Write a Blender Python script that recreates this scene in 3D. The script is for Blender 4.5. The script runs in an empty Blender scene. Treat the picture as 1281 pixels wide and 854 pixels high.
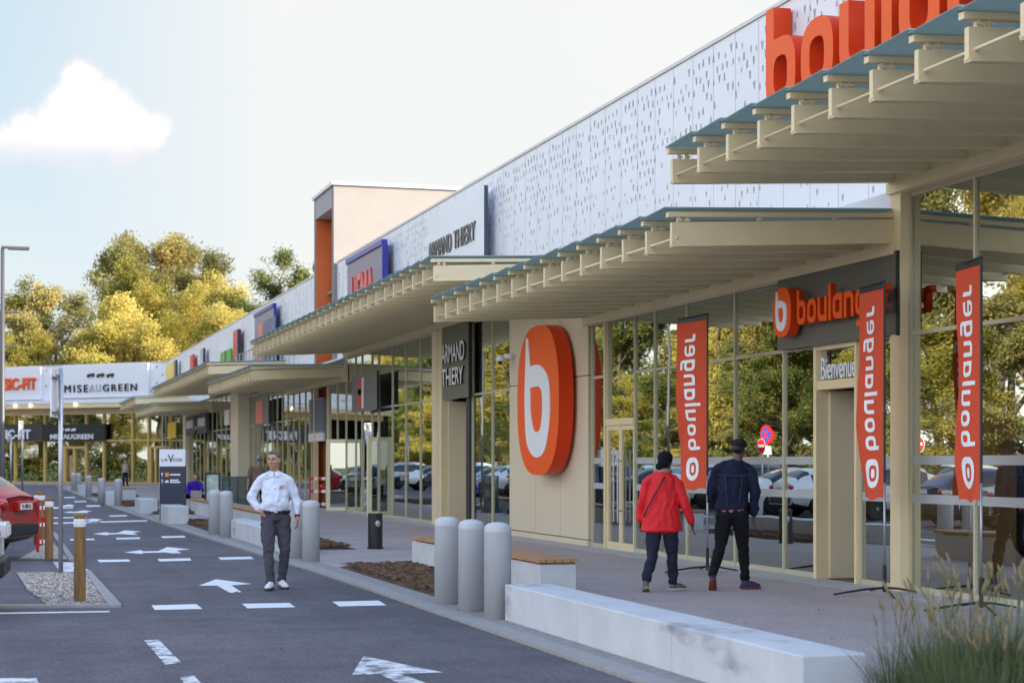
import bpy, bmesh, math, random
from mathutils import Vector, Matrix
R = math.radians
S = bpy.context.scene
COL = S.collection
random.seed(7)

# ------------------------------------------------------------------ camera
F = 2200.0; TH = math.atan(646 / F); CT, ST = math.cos(TH), math.sin(TH); HC = 1.64; VX = -6.0; HY = 577.0
cd = bpy.data.cameras.new('camera'); cam = bpy.data.objects.new('camera', cd); COL.objects.link(cam)
cam.location = (0, 0, HC); cam.rotation_euler = (R(90), 0, -TH)
cd.sensor_width = 36; cd.lens = F / 1281 * 36; cd.shift_y = (HY - 427) / 1281; cd.clip_end = 5000; cd.clip_start = .1
cd.dof.use_dof = True; cd.dof.focus_distance = 23.5; cd.dof.aperture_fstop = 2.8
S.camera = cam
# ------------------------------------------------------------------ sky, sun, exposure
SUN_EL = R(22); SUN_DIR = Vector((.78, -.62, 0)).normalized()
w = bpy.data.worlds.new('World'); S.world = w; w.use_nodes = True
nt = w.node_tree; nt.nodes.clear()
N = nt.nodes.new; L = nt.links.new
out = N('ShaderNodeOutputWorld'); bg = N('ShaderNodeBackground'); bg.inputs[1].default_value = .15
sky = N('ShaderNodeTexSky'); sky.sky_type = 'NISHITA'; sky.sun_disc = False
sky.sun_elevation = SUN_EL; sky.sun_rotation = math.atan2(SUN_DIR.x, SUN_DIR.y); sky.air_density = 1.0; sky.dust_density = 1.6; sky.ozone_density = 1.2
tc = N('ShaderNodeTexCoord')
def math_n(op, a, b=None, clamp=False):
    m = N('ShaderNodeMath'); m.operation = op; m.use_clamp = clamp
    for i, v in enumerate((a, b)):
        if v is None: continue
        if isinstance(v, (int, float)): m.inputs[i].default_value = v
        else: L(v, m.inputs[i])
    return m.outputs[0]
nz = N('ShaderNodeTexNoise'); nz.inputs['Scale'].default_value = 46; nz.inputs['Detail'].default_value = 7; nz.inputs['Roughness'].default_value = .6
L(tc.outputs['Generated'], nz.inputs['Vector'])
def sky_dir(px, py):
    u = (px - 640) / F; z = (HY - py) / F
    return Vector((u * CT + ST, -u * ST + CT, z)).normalized()
acc = None
for px, py, r in ((105, 104, 34), (128, 122, 32), (105, 118, 36), (88, 140, 40), (130, 140, 46), (160, 160, 40), (120, 170, 44), (70, 168, 38), (38, 172, 34), (188, 166, 30), (12, 182, 32), (-40, 190, 36), (90, 186, 40), (150, 186, 36)):
    d_ = N('ShaderNodeVectorMath'); d_.operation = 'DISTANCE'; L(tc.outputs['Generated'], d_.inputs[0]); d_.inputs[1].default_value = sky_dir(px, py)
    v = math_n('DIVIDE', d_.outputs['Value'], r / F)
    v = math_n('SUBTRACT', 1.0, v)
    acc = v if acc is None else math_n('MAXIMUM', acc, v)
cl = math_n('ADD', acc, math_n('MULTIPLY', math_n('SUBTRACT', nz.outputs['Fac'], .5), 1.1))
# flat base of the cloud fades out softly
sep = N('ShaderNodeSeparateXYZ'); L(tc.outputs['Generated'], sep.inputs[0])
base = N('ShaderNodeMapRange'); base.inputs[1].default_value = sky_dir(110, 232).z; base.inputs[2].default_value = sky_dir(110, 176).z
L(sep.outputs['Z'], base.inputs[0])
mr = N('ShaderNodeMapRange'); mr.inputs[1].default_value = -.12; mr.inputs[2].default_value = .42; L(cl, mr.inputs[0]); mr.interpolation_type = 'SMOOTHSTEP'
cfac = math_n('MULTIPLY', mr.outputs[0], base.outputs[0], True)
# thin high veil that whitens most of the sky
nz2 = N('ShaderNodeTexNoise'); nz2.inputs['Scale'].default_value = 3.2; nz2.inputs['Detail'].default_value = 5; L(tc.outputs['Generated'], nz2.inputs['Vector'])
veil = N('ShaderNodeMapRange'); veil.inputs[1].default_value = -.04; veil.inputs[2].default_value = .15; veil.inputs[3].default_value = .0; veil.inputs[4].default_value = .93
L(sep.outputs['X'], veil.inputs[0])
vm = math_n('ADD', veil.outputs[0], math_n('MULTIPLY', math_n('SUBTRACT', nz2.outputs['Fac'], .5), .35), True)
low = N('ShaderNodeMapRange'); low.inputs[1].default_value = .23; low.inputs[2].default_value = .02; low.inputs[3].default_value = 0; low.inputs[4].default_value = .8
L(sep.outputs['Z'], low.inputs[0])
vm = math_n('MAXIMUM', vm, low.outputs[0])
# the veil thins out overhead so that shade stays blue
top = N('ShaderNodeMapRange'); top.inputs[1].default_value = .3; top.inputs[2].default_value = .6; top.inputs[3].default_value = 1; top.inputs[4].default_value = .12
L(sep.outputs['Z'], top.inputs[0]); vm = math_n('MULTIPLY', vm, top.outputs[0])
# pale blue humid air low over the northern horizon
hz = N('ShaderNodeMapRange'); hz.inputs[1].default_value = .62; hz.inputs[2].default_value = .34; L(sep.outputs['Z'], hz.inputs[0])
hy = N('ShaderNodeMapRange'); hy.inputs[1].default_value = .2; hy.inputs[2].default_value = .7; L(sep.outputs['Y'], hy.inputs[0])
mx0 = N('ShaderNodeMix'); mx0.data_type = 'RGBA'; L(math_n('MULTIPLY', math_n('MULTIPLY', hz.outputs[0], hy.outputs[0]), .94, True), mx0.inputs[0]); L(sky.outputs[0], mx0.inputs[6]); mx0.inputs[7].default_value = (.82, 1.05, 1.20, 1)
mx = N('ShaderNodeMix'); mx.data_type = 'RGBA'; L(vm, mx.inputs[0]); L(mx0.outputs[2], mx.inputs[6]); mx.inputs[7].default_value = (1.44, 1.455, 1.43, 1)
mx2 = N('ShaderNodeMix'); mx2.data_type = 'RGBA'; L(cfac, mx2.inputs[0]); L(mx.outputs[2], mx2.inputs[6]); 
cc = N('ShaderNodeMix'); cc.data_type = 'RGBA'; cs_ = N('ShaderNodeMapRange'); cs_.inputs[1].default_value = .0; cs_.inputs[2].default_value = .6; L(cl, cs_.inputs[0]); b2 = N('ShaderNodeMapRange'); b2.inputs[1].default_value = sky_dir(110, 205).z; b2.inputs[2].default_value = sky_dir(110, 150).z; L(sep.outputs['Z'], b2.inputs[0]); L(math_n('MULTIPLY', cs_.outputs[0], b2.outputs[0]), cc.inputs[0])
cc.inputs[6].default_value = (1.36, 1.33, 1.45, 1); cc.inputs[7].default_value = (1.85, 1.82, 1.80, 1); L(cc.outputs[2], mx2.inputs[7])
# bright cloud added out of view over the car park side, to light the facade
fill_cloud = N('ShaderNodeMapRange'); fill_cloud.inputs[1].default_value = -.18; fill_cloud.inputs[2].default_value = -.55; L(sep.outputs['X'], fill_cloud.inputs[0])
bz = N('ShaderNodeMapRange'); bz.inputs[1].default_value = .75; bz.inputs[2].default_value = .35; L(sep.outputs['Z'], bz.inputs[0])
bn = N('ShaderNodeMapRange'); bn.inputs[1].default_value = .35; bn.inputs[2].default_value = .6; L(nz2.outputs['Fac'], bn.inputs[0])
mx3 = N('ShaderNodeMix'); mx3.data_type = 'RGBA'; L(math_n('MULTIPLY', math_n('MULTIPLY', fill_cloud.outputs[0], bz.outputs[0]), bn.outputs[0], True), mx3.inputs[0]); L(mx2.outputs[2], mx3.inputs[6]); mx3.inputs[7].default_value = (4.4, 4.1, 3.75, 1)
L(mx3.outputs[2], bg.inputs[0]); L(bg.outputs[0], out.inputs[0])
sd = bpy.data.lights.new('sun', 'SUN'); sd.energy = 2.8; sd.angle = R(.53); sd.color = (1, .87, .68)
so = bpy.data.objects.new('sun', sd); COL.objects.link(so); so.location = (60, -50, 60)
tow = Vector((SUN_DIR.x * math.cos(SUN_EL), SUN_DIR.y * math.cos(SUN_EL), math.sin(SUN_EL)))
so.rotation_euler = tow.to_track_quat('Z', 'Y').to_euler()
S.view_settings.view_transform = 'Standard'; S.view_settings.look = 'None'; S.view_settings.gamma = 1
S.view_settings.exposure = 2.12
S.cycles.max_bounces = 8; S.cycles.transparent_max_bounces = 16; S.cycles.glossy_bounces = 4

# ------------------------------------------------------------------ measuring helpers
def W(u, d, z=0): return Vector((u * CT + d * ST, -u * ST + d * CT, z))
def G(px, py, z=0):                       # a point of height z seen at a pixel
    d = F * (HC - z) / (py - HY); return W(d * (px - 640) / F, d, z)
def D(px, d, z=0): return W(d * (px - 640) / F, d, z)
def YX(X, px):                            # along-facade distance where the plane X is seen at px
    d = F * X / (CT * (px - VX)); return (d - X * ST) / CT
def ZX(X, px, py): return HC + (HY - py) / (px - VX) * X / CT
def Yd(X, d): return (d - X * ST) / CT

# ------------------------------------------------------------------ mesh helpers
class MB:
    def __init__(s): s.v = []; s.f = []; s.m = []
    def poly(s, pts, mi=0):
        n = len(s.v); s.v += [tuple(p) for p in pts]; s.f.append(tuple(range(n, n + len(pts)))); s.m.append(mi); return s
    def box(s, x0, x1, y0, y1, z0, z1, mi=0, M=None):
        if x0 > x1: x0, x1 = x1, x0
        if y0 > y1: y0, y1 = y1, y0
        if z0 > z1: z0, z1 = z1, z0
        P = [Vector(p) for p in ((x0,y0,z0),(x1,y0,z0),(x1,y1,z0),(x0,y1,z0),(x0,y0,z1),(x1,y0,z1),(x1,y1,z1),(x0,y1,z1))]
        if M: P = [M @ p for p in P]
        n = len(s.v); s.v += [tuple(p) for p in P]
        for f in ((0,3,2,1),(4,5,6,7),(0,1,5,4),(1,2,6,5),(2,3,7,6),(3,0,4,7)):
            s.f.append(tuple(n + i for i in f)); s.m.append(mi)
        return s
    def prism(s, pts, z0, z1, mi=0, side=None):       # pts: plan outline, counter-clockwise
        n = len(pts); b = len(s.v); side = mi if side is None else side
        s.v += [(p[0], p[1], z0) for p in pts] + [(p[0], p[1], z1) for p in pts]
        s.f.append(tuple(b + i for i in reversed(range(n)))); s.m.append(mi)
        s.f.append(tuple(b + n + i for i in range(n))); s.m.append(mi)
        for i in range(n):
            j = (i + 1) % n; s.f.append((b + i, b + j, b + n + j, b + n + i)); s.m.append(side)
        return s
    def tube(s, pts, rs, n=10, mi=0, cap=True):
        pts = [Vector(p) for p in pts]
        if isinstance(rs, (int, float)): rs = [rs] * len(pts)
        b = len(s.v); a = None
        for i, p in enumerate(pts):
            t = (pts[min(i + 1, len(pts) - 1)] - pts[max(i - 1, 0)])
            t = t.normalized() if t.length > 1e-9 else Vector((0, 0, 1))
            if a is None: a = t.orthogonal().normalized()
            else: a = (a - t * a.dot(t)); a = a.normalized() if a.length > 1e-6 else t.orthogonal().normalized()
            c = t.cross(a)
            for k in range(n):
                q = p + (a * math.cos(2 * math.pi * k / n) + c * math.sin(2 * math.pi * k / n)) * rs[i]; s.v.append(tuple(q))
        for i in range(len(pts) - 1):
            for k in range(n):
                k2 = (k + 1) % n; s.f.append((b + i*n + k, b + i*n + k2, b + (i+1)*n + k2, b + (i+1)*n + k)); s.m.append(mi)
        if cap:
            s.f.append(tuple(b + k for k in reversed(range(n)))); s.m.append(mi)
            e = b + (len(pts) - 1) * n; s.f.append(tuple(e + k for k in range(n))); s.m.append(mi)
        return s
    def lathe(s, c, prof, n=24, mi=0):                # prof: (r, z)
        b = len(s.v)
        for r, z in prof:
            for k in range(n):
                a = 2 * math.pi * k / n; s.v.append((c[0] + r * math.cos(a), c[1] + r * math.sin(a), c[2] + z))
        for i in range(len(prof) - 1):
            for k in range(n):
                k2 = (k + 1) % n; s.f.append((b + i*n + k, b + i*n + k2, b + (i+1)*n + k2, b + (i+1)*n + k)); s.m.append(mi)
        s.f.append(tuple(b + k for k in reversed(range(n)))); s.m.append(mi)
        e = b + (len(prof) - 1) * n; s.f.append(tuple(e + k for k in range(n))); s.m.append(mi)
        return s
    def ell(s, c, r, n=10, m=7, mi=0, M=None):
        b = len(s.v); c = Vector(c)
        if isinstance(r, (int, float)): r = (r, r, r)
        ps = [Vector((0, 0, -r[2]))]
        for i in range(1, m):
            t = math.pi * i / m
            for k in range(n):
                a = 2 * math.pi * k / n; ps.append(Vector((r[0] * math.sin(t) * math.cos(a), r[1] * math.sin(t) * math.sin(a), -r[2] * math.cos(t))))
        ps.append(Vector((0, 0, r[2])))
        if M: ps = [M @ p for p in ps]
        s.v += [tuple(p + c) for p in ps]; e = b + len(ps) - 1
        for k in range(n):
            k2 = (k + 1) % n
            s.f.append((b, b + 1 + k2, b + 1 + k)); s.m.append(mi)
            s.f.append((e, b + 1 + (m-2)*n + k, b + 1 + (m-2)*n + k2)); s.m.append(mi)
            for i in range(m - 2):
                s.f.append((b + 1 + i*n + k, b + 1 + i*n + k2, b + 1 + (i+1)*n + k2, b + 1 + (i+1)*n + k)); s.m.append(mi)
        return s
    def cap(s, p, q, r1, r2, n=10):                   # tapered capsule
        s.ell(p, r1, n, 7); s.ell(q, r2, n, 7); s.tube([p, q], [r1, r2], n); return s
    def build(s, name, mats, parent=None, smooth=False, bevel=0, loc=None):
        me = bpy.data.meshes.new(name); vs = s.v
        if loc is not None: vs = [(v[0]-loc[0], v[1]-loc[1], v[2]-loc[2]) for v in vs]
        me.from_pydata(vs, [], s.f)
        if not isinstance(mats, (list, tuple)): mats = [mats]
        for m in mats: me.materials.append(m)
        if len(mats) > 1: me.polygons.foreach_set('material_index', s.m)
        if smooth: me.polygons.foreach_set('use_smooth', [True] * len(me.polygons))
        o = bpy.data.objects.new(name, me); COL.objects.link(o)
        if loc is not None: o.location = loc
        if parent is not None: o.parent = parent
        if bevel:
            b = o.modifiers.new('bevel', 'BEVEL'); b.width = bevel; b.segments = 2; b.limit_method = 'ANGLE'; b.angle_limit = R(40)
        return o
def bake(o):                                          # apply an object's modifiers without operators
    bpy.context.view_layer.update()
    dg = bpy.context.evaluated_depsgraph_get(); me = bpy.data.meshes.new_from_object(o.evaluated_get(dg))
    o.modifiers.clear(); old = o.data; o.data = me; return o
def tag(o, label=None, cat=None, group=None, kind=None):
    if label: o['label'] = label
    if cat: o['category'] = cat
    if group: o['group'] = group
    if kind: o['kind'] = kind
    return o
def thing(name, label, cat, loc=(0, 0, 0), rz=0, group=None):
    o = bpy.data.objects.new(name, None); COL.objects.link(o); o.location = loc; o.rotation_euler = (0, 0, rz); o.empty_display_size = .2
    return tag(o, label, cat, group)
def copy_tree(o, parent=None):
    c = o.copy(); COL.objects.link(c); c.parent = parent
    for ch in list(o.children): copy_tree(ch, c)
    return c

# ------------------------------------------------------------------ materials
MATS = {}
def mat(name, col, rough=.6, metal=0, var=0, scale=6, bump=0, bscale=None, spec=.5, trans=0, emit=None, coat=0, col2=None, detail=6, stretch=None, lo=.3, hi=.7):
    if name in MATS: return MATS[name]
    m = bpy.data.materials.new(name); m.use_nodes = True; t = m.node_tree; p = t.nodes['Principled BSDF']
    p.inputs['Base Color'].default_value = (*col, 1); p.inputs['Roughness'].default_value = rough; p.inputs['Metallic'].default_value = metal
    p.inputs['Specular IOR Level'].default_value = spec if rough < .75 else min(spec, .15); p.inputs['Coat Weight'].default_value = coat
    if emit: p.inputs['Emission Color'].default_value = (*emit[0], 1); p.inputs['Emission Strength'].default_value = emit[1]
    if var or col2 or bump:
        c = t.nodes.new('ShaderNodeTexCoord'); src = c.outputs['Object']
        if stretch:
            mp = t.nodes.new('ShaderNodeMapping'); mp.inputs['Scale'].default_value = stretch; t.links.new(src, mp.inputs[0]); src = mp.outputs[0]
        n = t.nodes.new('ShaderNodeTexNoise'); n.inputs['Scale'].default_value = scale; n.inputs['Detail'].default_value = detail; n.inputs['Roughness'].default_value = .65
        t.links.new(src, n.inputs['Vector'])
        if var or col2:
            r = t.nodes.new('ShaderNodeMapRange'); r.inputs[1].default_value = lo; r.inputs[2].default_value = hi; t.links.new(n.outputs['Fac'], r.inputs[0])
            x = t.nodes.new('ShaderNodeMix'); x.data_type = 'RGBA'; t.links.new(r.outputs[0], x.inputs[0])
            a = tuple(min(1, c_ * (1 - var)) for c_ in col); b = tuple(min(1, c_ * (1 + var)) for c_ in col) if col2 is None else col2
            x.inputs[6].default_value = (*a, 1); x.inputs[7].default_value = (*b, 1); t.links.new(x.outputs[2], p.inputs['Base Color'])
        if bump:
            n2 = t.nodes.new('ShaderNodeTexNoise'); n2.inputs['Scale'].default_value = bscale or scale * 4; n2.inputs['Detail'].default_value = 4; t.links.new(src, n2.inputs['Vector'])
            b = t.nodes.new('ShaderNodeBump'); b.inputs['Strength'].default_value = bump; b.inputs['Distance'].default_value = .02
            t.links.new(n2.outputs['Fac'], b.inputs['Height']); t.links.new(b.outputs[0], p.inputs['Normal'])
    MATS[name] = m; return m
def asphalt():
    m = bpy.data.materials.new('asphalt'); m.use_nodes = True; t = m.node_tree; p = t.nodes['Principled BSDF']; NN = t.nodes.new; LL = t.links.new
    c = NN('ShaderNodeTexCoord')
    def noise(sc, dt=4):
        n = NN('ShaderNodeTexNoise'); n.inputs['Scale'].default_value = sc; n.inputs['Detail'].default_value = dt; LL(c.outputs['Object'], n.inputs['Vector']); return n.outputs['Fac']
    def rng(x, a, b, lo, hi):
        r = NN('ShaderNodeMapRange'); r.inputs[1].default_value = a; r.inputs[2].default_value = b; r.inputs[3].default_value = lo; r.inputs[4].default_value = hi; LL(x, r.inputs[0]); return r.outputs[0]
    def mul(a, b):
        r = NN('ShaderNodeMath'); r.operation = 'MULTIPLY'; LL(a, r.inputs[0]); LL(b, r.inputs[1]); return r.outputs[0]
    v = NN('ShaderNodeTexVoronoi'); v.inputs['Scale'].default_value = 55; LL(c.outputs['Object'], v.inputs['Vector'])
    stone = rng(v.outputs['Color'], .1, .95, .72, 1.45)
    f = mul(mul(rng(noise(.35, 5), .3, .7, .80, 1.20), rng(noise(2.2, 8), .3, .7, .86, 1.14)), stone)
    mp = NN('ShaderNodeMapping'); mp.inputs['Scale'].default_value = (2.2, .12, 1); LL(c.outputs['Object'], mp.inputs[0])
    n3 = NN('ShaderNodeTexNoise'); n3.inputs['Scale'].default_value = 1.0; n3.inputs['Detail'].default_value = 5; LL(mp.outputs[0], n3.inputs['Vector'])
    f = mul(f, rng(n3.outputs['Fac'], .35, .7, .9, 1.1))
    vm_ = NN('ShaderNodeVectorMath'); vm_.operation = 'SCALE'; vm_.inputs[0].default_value = (.104, .091, .104); LL(f, vm_.inputs['Scale']); LL(vm_.outputs[0], p.inputs['Base Color'])
    p.inputs['Roughness'].default_value = .8; p.inputs['Specular IOR Level'].default_value = .3
    b = NN('ShaderNodeBump'); b.inputs['Strength'].default_value = .35; b.inputs['Distance'].default_value = .01; LL(v.outputs['Distance'], b.inputs['Height']); LL(b.outputs[0], p.inputs['Normal'])
    return m
def speckle(name, a, b, scale, rough=.85, bump=.5, big=.1):
    m = bpy.data.materials.new(name); m.use_nodes = True; t = m.node_tree; p = t.nodes['Principled BSDF']; NN = t.nodes.new; LL = t.links.new
    c = NN('ShaderNodeTexCoord'); v = NN('ShaderNodeTexVoronoi'); v.inputs['Scale'].default_value = scale; LL(c.outputs['Object'], v.inputs['Vector'])
    x = NN('ShaderNodeMix'); x.data_type = 'RGBA'; LL(v.outputs['Color'], x.inputs[0]); x.inputs[6].default_value = (*a, 1); x.inputs[7].default_value = (*b, 1)
    n = NN('ShaderNodeTexNoise'); n.inputs['Scale'].default_value = .9; n.inputs['Detail'].default_value = 6; LL(c.outputs['Object'], n.inputs['Vector'])
    r = NN('ShaderNodeMapRange'); r.inputs[1].default_value = .3; r.inputs[2].default_value = .7; r.inputs[3].default_value = 1 - big; r.inputs[4].default_value = 1 + big; LL(n.outputs['Fac'], r.inputs[0])
    s_ = NN('ShaderNodeVectorMath'); s_.operation = 'SCALE'; LL(x.outputs[2], s_.inputs[0]); LL(r.outputs[0], s_.inputs['Scale']); LL(s_.outputs[0], p.inputs['Base Color'])
    p.inputs['Roughness'].default_value = rough
    if bump:
        bb = NN('ShaderNodeBump'); bb.inputs['Strength'].default_value = bump; bb.inputs['Distance'].default_value = .02; LL(v.outputs['Distance'], bb.inputs['Height']); LL(bb.outputs[0], p.inputs['Normal'])
    return m
def glass(name, refl=.5, tint=(.55, .6, .58), gl=(.86, .9, .88), wob=.012):
    m = bpy.data.materials.new(name); m.use_nodes = True; t = m.node_tree; t.nodes.clear(); NN = t.nodes.new; LL = t.links.new
    o = NN('ShaderNodeOutputMaterial'); g = NN('ShaderNodeBsdfGlossy'); g.inputs['Roughness'].default_value = .004; g.inputs[0].default_value = (*gl, 1)
    tr = NN('ShaderNodeBsdfTransparent'); tr.inputs[0].default_value = (*tint, 1); mxs = NN('ShaderNodeMixShader')
    lw = NN('ShaderNodeLayerWeight'); lw.inputs[0].default_value = .35
    r = NN('ShaderNodeMapRange'); r.inputs[3].default_value = refl * .75; r.inputs[4].default_value = min(1, refl * 1.6); LL(lw.outputs['Facing'], r.inputs[0])
    LL(r.outputs[0], mxs.inputs[0]); LL(tr.outputs[0], mxs.inputs[1]); LL(g.outputs[0], mxs.inputs[2]); LL(mxs.outputs[0], o.inputs[0])
    if wob:
        c = NN('ShaderNodeTexCoord'); n = NN('ShaderNodeTexNoise'); n.inputs['Scale'].default_value = .9; n.inputs['Detail'].default_value = 1; LL(c.outputs['Object'], n.inputs['Vector'])
        b = NN('ShaderNodeBump'); b.inputs['Strength'].default_value = 1; b.inputs['Distance'].default_value = wob; LL(n.outputs['Fac'], b.inputs['Height']); LL(b.outputs[0], g.inputs['Normal'])
    return m
def leafmat(name, cols, tr=.45):
    m = bpy.data.materials.new(name); m.use_nodes = True; t = m.node_tree; t.nodes.clear(); NN = t.nodes.new; LL = t.links.new
    o = NN('ShaderNodeOutputMaterial'); df = NN('ShaderNodeBsdfDiffuse'); tl = NN('ShaderNodeBsdfTranslucent'); mxs = NN('ShaderNodeMixShader'); mxs.inputs[0].default_value = tr
    c = NN('ShaderNodeTexCoord'); n = NN('ShaderNodeTexNoise'); n.inputs['Scale'].default_value = .55; n.inputs['Detail'].default_value = 8; n.inputs['Roughness'].default_value = .75; LL(c.outputs['Object'], n.inputs['Vector'])
    oi = NN('ShaderNodeObjectInfo'); ad = NN('ShaderNodeMath'); ad.operation = 'MULTIPLY_ADD'; LL(oi.outputs['Random'], ad.inputs[0]); ad.inputs[1].default_value = .22; LL(n.outputs['Fac'], ad.inputs[2])
    sb = NN('ShaderNodeMath'); sb.operation = 'SUBTRACT'; LL(ad.outputs[0], sb.inputs[0]); sb.inputs[1].default_value = .11
    r = NN('ShaderNodeValToRGB'); e = r.color_ramp.elements
    while len(e) < len(cols): e.new(.5)
    for i, cc in enumerate(cols): e[i].position = .32 + .36 * i / (len(cols) - 1); e[i].color = (*cc, 1)
    LL(sb.outputs[0], r.inputs[0]); LL(r.outputs[0], df.inputs[0]); LL(r.outputs[0], tl.inputs[0]); LL(df.outputs[0], mxs.inputs[1]); LL(tl.outputs[0], mxs.inputs[2]); LL(mxs.outputs[0], o.inputs[0])
    return m

M_asph = asphalt()
M_walk = speckle('washed_concrete_paving', (.30, .25, .245), (.50, .42, .41), 60, .85, .2, .09)
M_gravel = speckle('gravel', (.16, .13, .11), (.62, .56, .50), 26, .9, 1, .1)
M_mulch = speckle('bark_mulch', (.035, .02, .012), (.15, .085, .05), 34, .95, 1, .2)
M_kerb = mat('kerb_concrete', (.33, .31, .30), .85, var=.12, scale=9, bump=.2)
M_conc = mat('cast_concrete', (.56, .56, .57), .75, var=.10, scale=2.3, bump=.15, bscale=40)
M_conc2 = mat('stained_concrete', (.28, .27, .27), .8, var=.25, scale=3, bump=.15, bscale=40)
M_paint = mat('road_paint', (.76, .76, .77), .6, col2=(.30, .29, .31), scale=9, detail=10, lo=.60, hi=.74)
M_worn = mat('worn_road_paint', (.70, .69, .71), .7, col2=(.12, .11, .125), scale=5, detail=12, lo=.46, hi=.60)
M_cream = mat('champagne_metal', (.80, .65, .41), .42, var=.06, scale=1.1, metal=.15)
M_creamp = mat('champagne_panel', (.68, .58, .42), .5, var=.03, scale=.8)
M_gold = mat('golden_frame', (.66, .44, .12), .4)
M_white = mat('white_cladding', (.79, .79, .83), .42, var=.03, scale=.6)
M_seam = mat('cladding_seam', (.52, .54, .60), .7)
M_cut = mat('cut_out_shadow_gap', (.33, .30, .31), .8)
M_cop = mat('coping_metal', (.55, .55, .56), .4, metal=.4)
M_orange = mat('orange_acrylic', (.88, .10, .006), .45, spec=.25)
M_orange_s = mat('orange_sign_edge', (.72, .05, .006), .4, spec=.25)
M_wacr = mat('white_acrylic', (.82, .82, .86), .35)
M_dgrey = mat('dark_grey_panel', (.085, .085, .083), .45)
M_taupe = mat('taupe_panel', (.12, .115, .095), .45)
M_black = mat('black_metal', (.012, .012, .014), .45)
M_navy = mat('navy_panel', (.022, .028, .06), .4)
M_steel = mat('galvanised_steel', (.42, .43, .46), .4, metal=.7, var=.08, scale=12)
M_boll = mat('light_grey_powder_coat', (.49, .49, .505), .45, spec=.4, var=.05, scale=5, bump=.04, bscale=60)
M_wood = mat('larch_boards', (.42, .22, .10), .6, var=.25, scale=4, stretch=(6, .6, 6))
M_post = mat('treated_timber', (.22, .12, .042), .7, var=.45, scale=3, bump=.3, stretch=(8, 8, .8))
M_frame = mat('window_frame_metal', (.54, .485, .34), .45, metal=.15)
M_glass = glass('storefront_glass', .50, wob=.002)
M_cglass = leafmat('printed_canopy_glass', [(.42, .50, .47), (.45, .53, .50)], .62)
M_frost = mat('frosted_band', (.40, .41, .42), .5)
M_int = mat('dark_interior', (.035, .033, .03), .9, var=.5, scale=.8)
M_tower = mat('pale_render', (.275, .255, .25), .8, var=.04, scale=.7)
M_torange = mat('rust_orange_panel', (.50, .12, .025), .55, var=.05, scale=1)
M_red = mat('red_sign', (.62, .02, .02), .4)
M_green = mat('green_sign', (.06, .36, .03), .4)
M_yellow = mat('yellow_sign', (.85, .55, .01), .4)
M_lampmetal = mat('lamp_post_grey', (.09, .09, .10), .5, metal=.3)
# ------------------------------------------------------------------ lettering
def rpoly(pts, n=6):
    o = []; k = len(pts)
    for i, (x, y, r) in enumerate(pts):
        if r <= 0: o.append((x, y)); continue
        p = Vector((x, y)); a = (Vector(pts[i-1][:2]) - p); b = (Vector(pts[(i+1) % k][:2]) - p)
        rr = min(r, a.length * .5 if pts[i-1][2] > 0 else a.length, b.length * .5 if pts[(i+1) % k][2] > 0 else b.length)
        a.normalize(); b.normalize()
        s_, e_ = p + a * rr, p + b * rr
        for j in range(n + 1):
            t = j / n; q = s_ * (1-t)**2 + p * 2 * t * (1-t) + e_ * t * t; o.append((q.x, q.y))
    return o
ST_, WD = .25, .92
def rect(x0, y0, x1, y1, r): return [(x0, y0, r), (x1, y0, r), (x1, y1, r), (x0, y1, r)]
s_ = ST_; w_ = WD
GL = {
 'b': (w_, [[(0,1.45,0),(0,0,.42),(w_,0,.42),(w_,1,.42),(s_,1,0),(s_,1.45,0)], rect(s_, s_, w_-s_, 1-s_, .18)]),
 'o': (w_, [rect(0, 0, w_, 1, .44), rect(s_, s_, w_-s_, 1-s_, .18)]),
 'u': (w_, [[(0,1,0),(0,0,.42),(w_,0,0),(w_,1,0),(w_-s_,1,0),(w_-s_,s_,0),(s_,s_,.15),(s_,1,0)]]),
 'l': (s_, [[(0,0,0),(s_,0,0),(s_,1.45,0),(0,1.45,0)]]),
 'a': (w_, [[(w_,1,0),(0,1,.42),(0,0,.42),(w_,0,0)], rect(s_, s_, w_-s_, 1-s_, .15)]),
 'n': (w_, [[(0,0,0),(0,1,0),(w_,1,.42),(w_,0,0),(w_-s_,0,0),(w_-s_,1-s_,.15),(s_,1-s_,0),(s_,0,0)]]),
 'g': (w_, [[(w_,1,0),(0,1,.42),(0,0,.42),(w_-s_,0,0),(w_-s_,-.18,.0),(.12,-.18,0),(.12,-.42,0),(w_,-.42,.35)], rect(s_, s_, w_-s_, 1-s_, .15)]),
 'e': (w_, [[(0,1,.42),(0,0,.42),(w_*.94,0,0),(w_*.94,.2,0),(s_,.2,.1),(s_,.42,0),(w_,.42,0),(w_,1,.42)], rect(s_, .58, w_-s_, 1-s_+.04, .1)]),
 'r': (.6, [[(0,0,0),(0,1,.3),(.6,1,0),(.6,1-s_,0),(s_,1-s_,.15),(s_,0,0)]]),
}
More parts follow.
